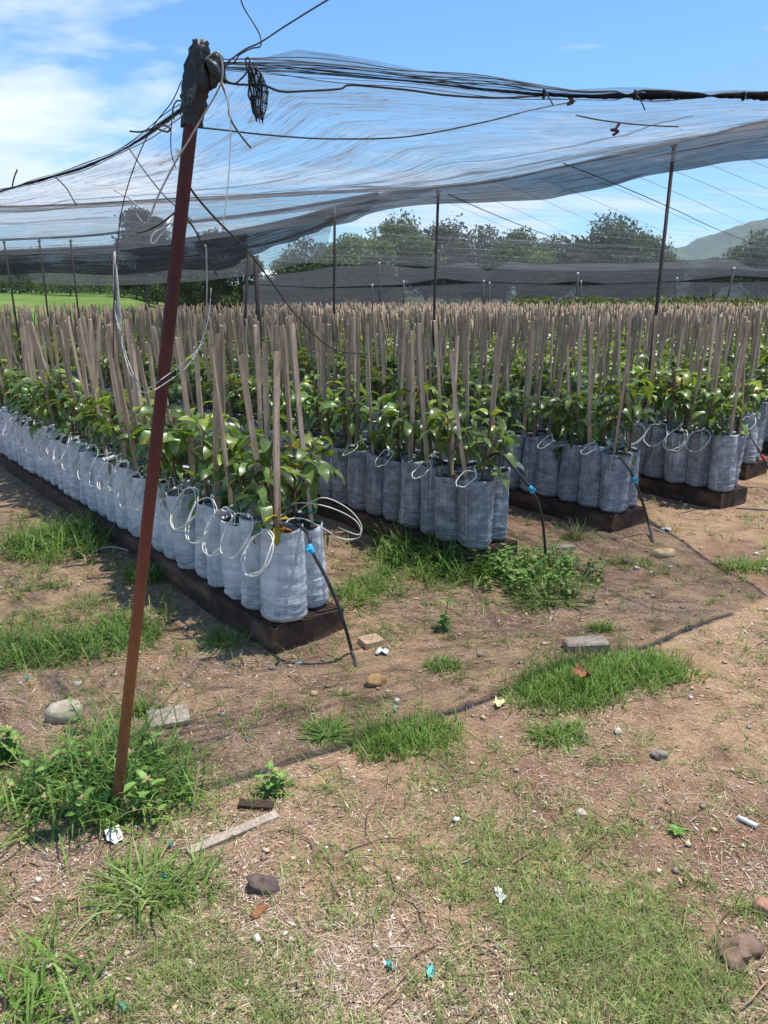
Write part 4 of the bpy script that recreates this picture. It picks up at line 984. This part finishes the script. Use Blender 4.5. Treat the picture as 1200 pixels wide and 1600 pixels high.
def turf():
    r=np.random.default_rng(31); mb=MB(); n=52000
    px,py,X,Y,Z=sample_ground(n,r); m=gmask(px,py)*np.clip((fbm(X*4.5,Y*4.5,3)-.30)*3.6,.05,1.4)
    k=(r.random(n)<m*.8)&~under_tray(X,Y); X,Y,Z=X[k],Y[k],Z[k]; n=len(X); nb=8
    P=np.repeat(np.stack([X,Y,Z],-1),nb,0); N_=n*nb; P[:,:2]+=r.normal(size=(N_,2))*.010
    tint=np.repeat(r.uniform(.75,1.25,n),nb)[:,None]
    near_=np.repeat(np.clip(Y/3.2,.75,1.3),nb)
    L=r.gamma(5,.0108,N_)*near_; blades(mb,P,r.uniform(0,2*PI,N_),np.radians(r.uniform(5,75,N_)),L,r.uniform(.0028,.0058,N_)*near_,np.radians(r.uniform(5,60,N_)),gcols(r,N_,[(.17,.24,.065),(.21,.285,.08),(.14,.20,.05),(.29,.315,.13)],.2)*tint,2)
    # creeping runners
    n=900; px,py,X,Y,Z=sample_ground(n*6,r); k=np.where((r.random(n*6)<gmask(px,py)+.06)&~under_tray(X,Y))[0][:n]
    P=np.stack([X[k],Y[k],Z[k]+.004],-1); nn=len(P); blades(mb,P,r.uniform(0,2*PI,nn),np.radians(r.uniform(0,14,nn)),r.uniform(.06,.22,nn),r.uniform(.002,.0034,nn),np.radians(r.uniform(4,22,nn)),gcols(r,nn,[(.17,.19,.08),(.26,.23,.13),(.20,.15,.10)],.2),3)
    o=mb.obj('grass',M['grass'],smooth=False); tag(o,'thin creeping grass scattered over the dirt','grass',kind='stuff')
turf()
def litter():
    r=np.random.default_rng(33); mb=MB()
    def dens(X,Y): return np.clip((fbm(X*1.6+4,Y*1.6+9,3)-.28)*2.6,.12,1)
    n=125000; px,py,X,Y,Z=sample_ground(n,r); k=(r.random(n)<dens(X,Y)*.75)&~under_tray(X,Y); X,Y,Z=X[k],Y[k],Z[k]; n=len(X)
    P=np.stack([X,Y,Z+.002],-1); sc=np.clip(Y/3,.8,1.5)
    pal=[(.54,.41,.315),(.45,.33,.25),(.36,.235,.17),(.60,.50,.41),(.20,.135,.10)]
    c=np.array(pal)[r.integers(0,5,n)]*r.uniform(.7,1.2,(n,1))
    blades(mb,P,r.uniform(0,2*PI,n),np.radians(r.uniform(-2,16,n)),r.gamma(3,.0145,n)*sc,r.uniform(.0010,.0024,n)*sc,np.radians(r.uniform(0,30,n)),c,3)
    # chips and dead leaves: little curled plates
    n=150000; px,py,X,Y,Z=sample_ground(n,r); k=(r.random(n)<dens(X,Y)*.85)&~under_tray(X,Y); X,Y,Z=X[k],Y[k],Z[k]; n=len(X); sc=np.clip(Y/3,.8,1.5)
    a=r.uniform(0,2*PI,n); L=r.gamma(1.8,.0023,n)*sc+.0022; W=L*r.uniform(.16,.5,n); h=np.stack([np.cos(a),np.sin(a),r.normal(size=n)*.25],-1); s=np.stack([-np.sin(a),np.cos(a),r.normal(size=n)*.25],-1)
    P=np.stack([X,Y,Z+.004],-1); up=np.array([0,0,1.])
    V=np.stack([P-h*L[:,None],P-s*W[:,None]*.6+up*(W*.15)[:,None],P+h*L[:,None]+up*(L*.25)[:,None],P+s*W[:,None]*.6+up*(W*.25)[:,None]],1).reshape(-1,3)
    pal=np.array([(.49,.36,.27),(.40,.27,.19),(.32,.20,.135),(.55,.45,.36),(.15,.10,.07),(.44,.35,.29)]); c=pal[r.integers(0,6,n)]*r.uniform(.65,1.2,(n,1))
    mb.add(V,np.arange(4*n).reshape(-1,4),None,0,np.repeat(c,4,0))
    o=mb.obj('leaf_litter',M['litter'],smooth=False); tag(o,'dry straw, wood chips and dead leaves over the dirt','litter',kind='stuff')
    # twigs
    tw=MB(); n=260; px,py,X,Y,Z=sample_ground(n*3,r,-100,1300); k=np.where(~under_tray(X,Y))[0][:n]
    for i in k:
        a=r.uniform(0,2*PI); L=r.uniform(.05,.22); p=np.array([X[i],Y[i],Z[i]+.006]); d=np.array([math.cos(a),math.sin(a),0]); s=np.array([-d[1],d[0],0]); P=[p]
        for q in range(1,4): P.append(p+d*L*q/3+s*r.normal()*.012+np.array([0,0,r.uniform(0,.01)]))
        P=np.array(P); P[:,2]=np.maximum(P[:,2],gz(P[:,0],P[:,1])+.003); g=r.uniform(.6,1.3); tube(tw,smoothpath(P,3),r.uniform(.001,.0024),5,0,(.24*g,.16*g,.11*g))
    tag(tw.obj('twig_litter',M['litter']),'thin dry twigs strewn over the dirt','twigs',kind='stuff')
    # pebbles
    pb=MB(); n=1700; px,py,X,Y,Z=sample_ground(n,r); k=~under_tray(X,Y)
    oc=np.array([(1,0,0),(0,1,0),(-1,0,0),(0,-1,0),(0,0,.8),(0,0,-.8),(.7,.7,.4),(-.7,.7,.4),(-.7,-.7,.4),(.7,-.7,.4)],float)
    T=np.array([(0,1,6),(1,2,7),(2,3,8),(3,0,9),(0,6,4),(6,1,4),(1,7,4),(7,2,4),(2,8,4),(8,3,4),(3,9,4),(9,0,4),(1,0,5),(2,1,5),(3,2,5),(0,3,5)])
    pal=np.array([(.48,.36,.25),(.40,.30,.22),(.55,.50,.44),(.30,.24,.20),(.52,.38,.22)])
    for i in np.where(k)[0]:
        s=min(r.gamma(2,.0028)+.002,.016)*min(1.5,max(.8,Y[i]/3)); v=oc*s*r.uniform(.6,1.25,3)+r.normal(size=oc.shape)*s*.12; v=v@rotM('Z',r.uniform(0,6)).T
        pb.add(v+np.array([X[i],Y[i],Z[i]+s*.25]),None,T,0,pal[r.integers(0,5)]*r.uniform(.7,1.2))
    tag(pb.obj('pebbles',M['rock']),'small pebbles and dirt crumbs','pebbles',kind='stuff')
litter()
def tuft(px,py,rad,n,L,label,seed,W=.0042,el=(25,85),bend=(30,95),pal=None,rx=1.0,name='grass_tuft',spots=None,weeds=0,dry=.05,br=1.0,ry=1.0):
    r=np.random.default_rng(seed); c=gpt(px,py); t=thing(name,label,'grass tuft',tuple(c),0,None); mb=MB(); W*=1.75; nr=lambda sz: np.clip(r.normal(size=sz),-1.5,1.5)
    P=np.zeros((n,3))
    if spots:
        S=np.array([gpt(*s)[:2] for s in spots]); q=S[r.integers(0,len(S),n)]; P[:,:2]=q+nr((n,2))*rad*.5
    else:
        P[:,:2]=c[:2]+nr((n,2))*rad*.5*np.array([rx,ry])
    P[:,2]=gz(P[:,0],P[:,1])
    ctr=P[:,:2].mean(0) if not spots else None
    az=r.uniform(0,2*PI,n)
    if not spots: az=np.where(r.random(n)<.6,np.arctan2(P[:,1]-c[1],P[:,0]-c[0])+r.normal(size=n)*.5,az)
    blades(mb,P,az,np.radians(r.uniform(*el,n)),L*r.uniform(.45,1.15,n),W*r.uniform(.7,1.25,n),np.radians(r.uniform(*bend,n)),gcols(r,n,pal,dry,br),4)
    mb.V=[v-c for v in mb.V]; mb.obj('grass_blades',M['grass'],t,False)
    if weeds:
        w=MB()
        for k in range(weeds):
            if spots: b=S[r.integers(0,len(S))]+r.normal(size=2)*rad*.5
            else: b=c[:2]+r.normal(size=2)*rad*.45*np.array([rx,ry])
            z=float(gz(b[0],b[1])); h=r.uniform(.05,.15); p=np.array([b[0],b[1],z])-c; tp_=p+np.array([r.normal()*.03,r.normal()*.03,h]); tube(w,smoothpath([p,(p+tp_)/2+np.array([.006,0,0]),tp_],3),.0018,5,0,(.12,.15,.05))
            for q in range(8):
                f=(q+1)/8; pp=p+(tp_-p)*f; g=r.uniform(.8,1.3); make_leaf(w,pp,q*2.4+k,math.radians(r.uniform(5,45)),r.uniform(.025,.055),r.uniform(.014,.024),math.radians(r.uniform(10,60)),np.array([.14,.25,.055])*g,0,3)
            if r.random()<.4:
                for q in range(6): make_leaf(w,tp_,q*1.05,math.radians(r.uniform(20,60)),.018,.009,.5,(.32,.26,.12),0,2)
        w.obj('weed_leaves',M['weed'],t)
    return t
tuft(190,1225,.2,760,.24,'large spiky grass clump with leafy weeds round the pole foot',1,spots=[(60,1260),(100,1235),(140,1215),(150,1180),(200,1190),(220,1225),(250,1240),(40,1275),(215,1260),(235,1205),(120,1255)],weeds=26,rx=1.0,bend=(40,110))
tuft(222,1395,.11,170,.13,'low star shaped grass tuft in front of the pole',2,el=(8,60),bend=(15,70),W=.0044,pal=[(.14,.22,.05),(.19,.27,.08),(.11,.18,.035),(.26,.32,.13)])
tuft(80,1560,.12,110,.17,'tall thin grass tuft at the bottom corner of the photo',3,spots=[(40,1570),(80,1550),(120,1580),(20,1600),(60,1610)],el=(35,85))
tuft(945,1068,.16,4600,.085,'dense bright green grass cushion on bare dirt',4,W=.0028,el=(40,88),bend=(10,70),spots=[(840,1085),(870,1078),(900,1070),(930,1066),(960,1062),(990,1056),(1020,1050),(880,1060),(910,1050),(950,1045),(1000,1040),(1040,1045),(860,1095),(920,1088)],br=1.0)
tuft(660,880,.2,1700,.24,'dark tall grass growing against the second row end bags',5,spots=[(625,860),(650,868),(680,875),(710,878),(735,885),(690,890),(640,885),(700,900),(745,895),(625,835),(648,846)],W=.0055,weeds=4,br=1.0)
tuft(835,890,.2,500,.15,'bright leafy weed clump where the second hose drops',6,spots=[(770,900),(800,905),(830,900),(860,890),(790,885),(880,895),(845,915),(820,880)],W=.005,weeds=75)
tuft(850,930,.14,260,.17,'pale spidery grass tuft in front of the bright weed clump',7,el=(5,50),bend=(10,60),W=.005,pal=[(.16,.20,.07),(.13,.19,.05)],rx=1.4)
tuft(100,860,.25,1000,.24,'long grass clump leaning on the first tray side',8,spots=[(60,850),(90,840),(120,850),(140,835),(40,860),(110,865)],W=.005)
tuft(70,1020,.2,1300,.14,'bright grass patch between first tray and the pale stone',9,spots=[(20,1030),(60,1025),(100,1020),(130,1010),(180,1000),(30,1010),(210,970),(200,990)],W=.004)
tuft(560,920,.12,420,.15,'loose grass beside the far corner of first tray',10,spots=[(545,930),(570,915),(600,930),(560,950),(590,905)],W=.004)
tuft(635,1150,.12,1300,.075,'short soft grass patch in the middle of the dirt',11,spots=[(610,1155),(640,1145),(660,1160),(590,1165),(680,1140)],W=.0028,el=(40,88),bend=(10,60))
tuft(510,1140,.07,150,.10,'flat rosette of grass next to the short soft patch',12,el=(5,40),bend=(10,50),W=.0045)
tuft(870,1150,.08,380,.06,'tiny grass patch below the dense green cushion',13,W=.0028,rx=1.3)
tuft(690,1040,.06,200,.06,'tiny grass patch between row end and dirt clearing',14,W=.003,rx=1.4)
tuft(690,985,.045,90,.05,'small pale rosette weed on open dirt',15,weeds=2,W=.003,pal=[(.16,.2,.1)])
tuft(940,978,.06,150,.07,'small lone grass tuft before the third tray',16,W=.003)
tuft(1165,888,.12,320,.09,'sparse grass patch off the fourth tray end',17,W=.0034,rx=1.6)
tuft(985,880,.08,220,.05,'low grass strip beside the tan stone',18,W=.003,rx=1.8)
tuft(430,1235,.05,60,.06,'broad leaved green seedling above the grey stick',19,weeds=2,name='weed_clump')
tuft(215,1105,.05,90,.08,'small bright tuft beside the pale flat board',20,W=.004)
tuft(900,840,.06,90,.16,'wispy dry grass against the third tray corner',21,W=.003,pal=[(.22,.22,.10),(.14,.17,.06)],el=(40,85))
tuft(355,1000,.08,130,.11,'sparse dark grass under the first tray side',22,W=.004,rx=1.6)
tuft(300,1380,.08,110,.10,'thin grass wisps on the stick side of the star tuft',23,W=.003)
tuft(225,905,.09,260,.15,'upright grass tuft against first tray behind the pole',24,W=.0045,el=(40,85))
tuft(10,1190,.05,60,.07,'dark leafy weed at the photo edge beside grass clump',25,weeds=10,W=.004)

# ------------------------------------------------------------------ loose stones and scraps
def stone(px,py,s,seed,label,col,rz=0,rough=.2,up=.28,name='stone',cat='stone',mat='rock'):
    p=gpt(px,py); mb=MB(); rock(mb,(0,0,s[2]*up),s,seed,0,col,rough=rough,rz=rz); o=mb.obj(name,M[mat],loc=tuple(p)); return tag(o,label,cat)
stone(102,1122,(.145,.10,.09),1,'pale rounded stone half hidden by the grass clump',(.40,.33,.25),.2,.12)
stone(1036,868,(.15,.09,.05),2,'tan flat stone lying before the third tray',(.55,.40,.22),.1,.14)
stone(980,881,(.06,.05,.04),3,'dark little stone next to the tan flat stone',(.16,.12,.10))
stone(586,1064,(.085,.06,.05),4,'orange brown stone in front of the first hose',(.36,.21,.10),.5)
stone(1031,1184,(.06,.04,.032),5,'grey brown pebble alone on bare dirt',(.24,.20,.17),.3)
stone(965,1150,(.03,.03,.022),6,'pale pinkish pebble above the lone grey one',(.5,.42,.36))
stone(410,1393,(.085,.06,.045),7,'dark burnt clod near the red brick shard',(.12,.085,.075),.3,.3)
stone(1152,1492,(.10,.075,.05),8,'big crumbled dirt clod at the grassy corner',(.19,.125,.09),.2,.42,.12)
stone(1195,1420,(.05,.05,.04),9,'reddish stone at the photo edge',(.34,.18,.13))
stone(122,1068,(.035,.026,.018),10,'small whitish pebble behind the pale stone',(.6,.55,.48))
stone(908,1272,(.035,.026,.02),11,'small grey pebble beside the tiny seedling',(.40,.32,.27))
stone(112,868,(.12,.07,.045),12,'dark clod of dirt under the first tray side',(.15,.10,.075),.4,.3)
def plank(px,py,size,rz,label,mat,name,cat,tilt=(0,0),bev=.003,dz=0):
    p=gpt(px,py); mb=MB(); Mx=np.array(Matrix.Rotation(rz,3,'Z')@Matrix.Rotation(tilt[0],3,'X')@Matrix.Rotation(tilt[1],3,'Y'))
    box(mb,(0,0,size[2]*.42+dz),size,Mx,0,(1,1,1),bev=bev); return tag(mb.obj(name,M[mat],loc=tuple(p),smooth=False),label,cat)
a,b=gpt(296,1338),gpt(436,1276); d=b-a
plank((296+436)/2,(1338+1276)/2,(np.linalg.norm(d),.030,.018),math.atan2(d[1],d[0]),'broken grey wooden stick lying on the dirt','wood2','wood_stick','wood scrap',(.15,.02),.002)
def board():
    p=gpt(263,1121); t=thing('pallet_board','pale grey square board with grooves half in the grass','board',tuple(p),.35); 
    for k in range(3): pass
    mb=MB()
    for k in range(3): box(mb,(-.052+.052*k,0,.014),(.050,.125,.022),None,0,(1,1,1),bev=.003)
    mb.obj('board_planks',M['wood2'],t,False); m2=MB(); box(m2,(0,0,-.004),(.15,.03,.012),None,0,(.8,.8,.8)); m2.obj('batten',M['wood2'],t,False)
board()
plank(915,1012,(.20,.085,.05),.12,'weathered concrete block behind the dense green cushion','wood2','concrete_block','block',(.05,.0),.008)
plank(580,1005,(.10,.085,.03),.5,'tan broken brick tile near the first hose','rock','brick_piece','brick')
bpy.data.objects['brick_piece'].data.color_attributes['col'].data.foreach_set('color',np.tile([.42,.29,.19,1],len(bpy.data.objects['brick_piece'].data.vertices)).astype(np.float32))
plank(405,1432,(.055,.022,.012),1.1,'red brown brick shard below the dark clod','pole','brick_shard','brick',(.1,.1),.003)
plank(1028,829,(.02,.13,.012),.4,'thin pale board end beside the third hose','wood2','wood_chip','wood scrap')
plank(880,856,(.15,.06,.02),.15,'pale wood offcut behind the second hose','wood2','wood_offcut','wood scrap')
plank(1180,795,(.26,.03,.018),-.25,'broken lath on litter off the fourth tray','wood2','wood_lath','wood scrap')
plank(400,1262,(.11,.035,.02),-.1,'dark decayed wood chunk above the grey stick','tray','rotten_wood','wood scrap')
def scrap(px,py,s,label,mat,seed,name='plastic_scrap',cat='plastic scrap',lift=.02):
    r=np.random.default_rng(seed); p=gpt(px,py); n=5; V=[]
    for j in range(n):
        for i in range(n):
            x=(i/(n-1)-.5)*s[0]*(1+.2*r.normal()); y=(j/(n-1)-.5)*s[1]*(1+.2*r.normal()); V.append((x,y,.008+abs(r.normal())*lift*.5))
    mb=MB(); mb.add(V,grid_faces(n,n)); o=mb.obj(name,M[mat],loc=tuple(p)); o.rotation_euler=(0,0,r.uniform(0,3)); return tag(o,label,cat)
scrap(178,1312,(.075,.04),'crumpled white plastic scrap under the grass clump','white',1,lift=.03)
scrap(597,1020,(.055,.04),'white sheet scrap beside the tan brick tile','white',2)
scrap(780,1100,(.045,.035),'pale yellow dead leaf standing on the dirt','litter',3,'dead_leaf','leaf',.03)
bpy.data.objects['dead_leaf'].data.color_attributes['col'].data.foreach_set('color',np.tile([.55,.58,.28,1],25).astype(np.float32))
scrap(905,1082,(.07,.03),'curled brown dead leaf on the dense green cushion','litter',4,'dead_leaf','leaf',.05)
bpy.data.objects['dead_leaf.001'].data.color_attributes['col'].data.foreach_set('color',np.tile([.22,.11,.06,1],25).astype(np.float32))
bpy.data.objects['dead_leaf.001'].location.z+=.06
scrap(1088,842-0,(.06,.05),'round whitish scrap near the fourth tray','white',5) if False else scrap(1040,829,(.06,.05),'whitish scrap beside the third hose foot','white',5)
scrap(780,1405,(.05,.018),'white rag strip in the lower grass','white',6)
for k,(x,y,s,l) in enumerate(((44,1070,.018,'turquoise plastic chip on dirt behind the pale stone'),(386,1152,.018,'turquoise plastic chip beyond the flat board'),(268,1330,.02,'turquoise chip at the grey stick end'),(193,1590,.02,'turquoise chip at the lower edge of the photo'),(608,1518,.03,'turquoise curl of plastic in lower middle grass'),(672,1530,.042,'shredded turquoise plastic strip in lower grass'),(617,1105,.03,'green plastic scrap at the short soft grass patch'),(258,1378,.035,'green plastic shred in the star shaped tuft'))):
    scrap(x,y,(s*.75,s*.4),l,'cyan',20+k,'plastic_chip')
px_tube('pipe_offcut',[gp(1152,1281,.008),gp(1182,1295,.010)],.0085,'white','short white pipe offcut lying at the photo edge','pipe scrap')
px_tube('drip_tube',[gp(143,868,.01),gp(165,864,.03),gp(185,863,.025),gp(202,866,.01)],.0028,'tube','loose cream drip tube on the ground beside first tray','drip tube','cream drip tubes on the bag rims')
def seedling(px,py,label,seed,s=.03):
    p=gpt(px,py); mb=MB()
    for q in range(6): make_leaf(mb,(0,0,.006),q*1.05,math.radians(30),s,s*.5,.6,np.array([.12,.24,.04]),0,3)
    tag(mb.obj('seedling',M['weed'],loc=tuple(p)),label,'seedling')
seedling(1057,1300,'tiny bright seedling alone on bare dirt',1)

# ------------------------------------------------------------------ air
def haze():
    m=bpy.data.materials.new('summer_haze'); m.use_nodes=True; nt=m.node_tree; nt.nodes.remove(nt.nodes['Principled BSDF'])
    v=N(nt,'ShaderNodeVolumePrincipled'); v.inputs['Color'].default_value=(.82,.9,1,1); v.inputs['Density'].default_value=.00030; v.inputs['Anisotropy'].default_value=.2
    nt.links.new(v.outputs[0],nt.nodes['Material Output'].inputs['Volume'])
    mb=MB(); box(mb,(0,0,84.),(3300,3300,172.)); o=mb.obj('haze',m,smooth=False); o['kind']='stuff'; o['label']='pale haze over the distant hill'
haze()

# ------------------------------------------------------------------ light, sky, camera
sv=Vector((.28,.06,1)).normalized()
sun=bpy.data.lights.new('sun','SUN'); sun.energy=3.9; sun.angle=math.radians(.5); sun.color=(1,.955,.88)
so=bpy.data.objects.new('sun',sun); C.objects.link(so); so.rotation_euler=sv.to_track_quat('Z','Y').to_euler(); so.location=(3,0,12)
w=bpy.data.worlds.new('World'); bpy.context.scene.world=w; w.use_nodes=True; nt=w.node_tree; bg=nt.nodes['Background']; out=nt.nodes['World Output']
sky=N(nt,'ShaderNodeTexSky',sky_type='NISHITA',sun_disc=False,sun_elevation=math.asin(sv.z),sun_rotation=math.atan2(sv.x,sv.y),altitude=900.0,air_density=1.0,dust_density=.6,ozone_density=2.5)
tc=nt.nodes.new('ShaderNodeTexCoord'); sep=nt.nodes.new('ShaderNodeSeparateXYZ'); nt.links.new(tc.outputs['Generated'],sep.inputs[0])
# cloud layer: project the view direction on a flat deck
z=math_(nt,'MAXIMUM',math_(nt,'ADD',sep.outputs[2],.12),.05)
u=math_(nt,'DIVIDE',sep.outputs[0],z); v=math_(nt,'DIVIDE',sep.outputs[1],z)
cb=N(nt,'ShaderNodeCombineXYZ'); nt.links.new(u,cb.inputs[0]); nt.links.new(v,cb.inputs[1])
mp=N(nt,'ShaderNodeMapping'); mp.inputs['Scale'].default_value=(1.0,1.5,1); mp.inputs['Location'].default_value=(2.3,.4,0); nt.links.new(cb.outputs[0],mp.inputs[0])
c1=noise(nt,mp.outputs[0],.9,7,.58,.3)
# cover grows toward the west bank and the horizon
def blob(az,el,raz,rel,amp):
    a=math_(nt,'ARCTAN2',sep.outputs[0],sep.outputs[1]); e=math_(nt,'ARCSINE',sep.outputs[2])
    da=math_(nt,'DIVIDE',math_(nt,'SUBTRACT',a,math.radians(az)),math.radians(raz)); de=math_(nt,'DIVIDE',math_(nt,'SUBTRACT',e,math.radians(el)),math.radians(rel))
    r2=math_(nt,'ADD',math_(nt,'MULTIPLY',da,da),math_(nt,'MULTIPLY',de,de))
    return math_(nt,'MULTIPLY',math_(nt,'POWER',2.718,math_(nt,'MULTIPLY',r2,-1.0)),amp)
cov=blob(-27,12.0,12,3.0,.27)
for q in (blob(-27,7.0,16,3.5,.28),blob(13,15.3,6.5,1.0,.20),blob(26,15.2,2.5,.6,.2),blob(4,19.8,3,.6,.16),blob(4,5.5,20,3.5,.2),blob(100,20,60,15,.15),blob(-120,25,60,18,.2)): cov=math_(nt,'ADD',cov,q)
cl=math_(nt,'ADD',c1,cov)
cm=ramp(nt,cl,[(.60,0.0),(.73,.6),(.92,.97)])
colr=ramp(nt,noise(nt,mp.outputs[0],2.2,5,.6),[(.3,(4.8,5.4,6.3)),(.7,(6.4,6.5,6.7))])
for n_ in nt.nodes: pass
cmx=mixc(nt,cm,mixc(nt,1.0,sky.outputs[0],(.52,.88,1.07),'MULTIPLY'),colr)
nt.links.new(cmx,bg.inputs['Color']); bg.inputs['Strength'].default_value=.107
SCENE=bpy.context.scene
cam=bpy.data.cameras.new('camera'); co=bpy.data.objects.new('camera',cam); C.objects.link(co); co.location=(0,0,H); co.rotation_euler=(PI/2-PITCH,0,0)
cam.sensor_fit='VERTICAL'; cam.sensor_height=24; cam.lens=18; cam.clip_start=.05; cam.clip_end=6000
SCENE.camera=co
SCENE.view_settings.view_transform='Standard'; SCENE.view_settings.look='None'; SCENE.view_settings.gamma=1; SCENE.view_settings.exposure=.9
cy=SCENE.cycles; cy.transparent_max_bounces=40; cy.max_bounces=8; cy.diffuse_bounces=3; cy.use_denoising=True
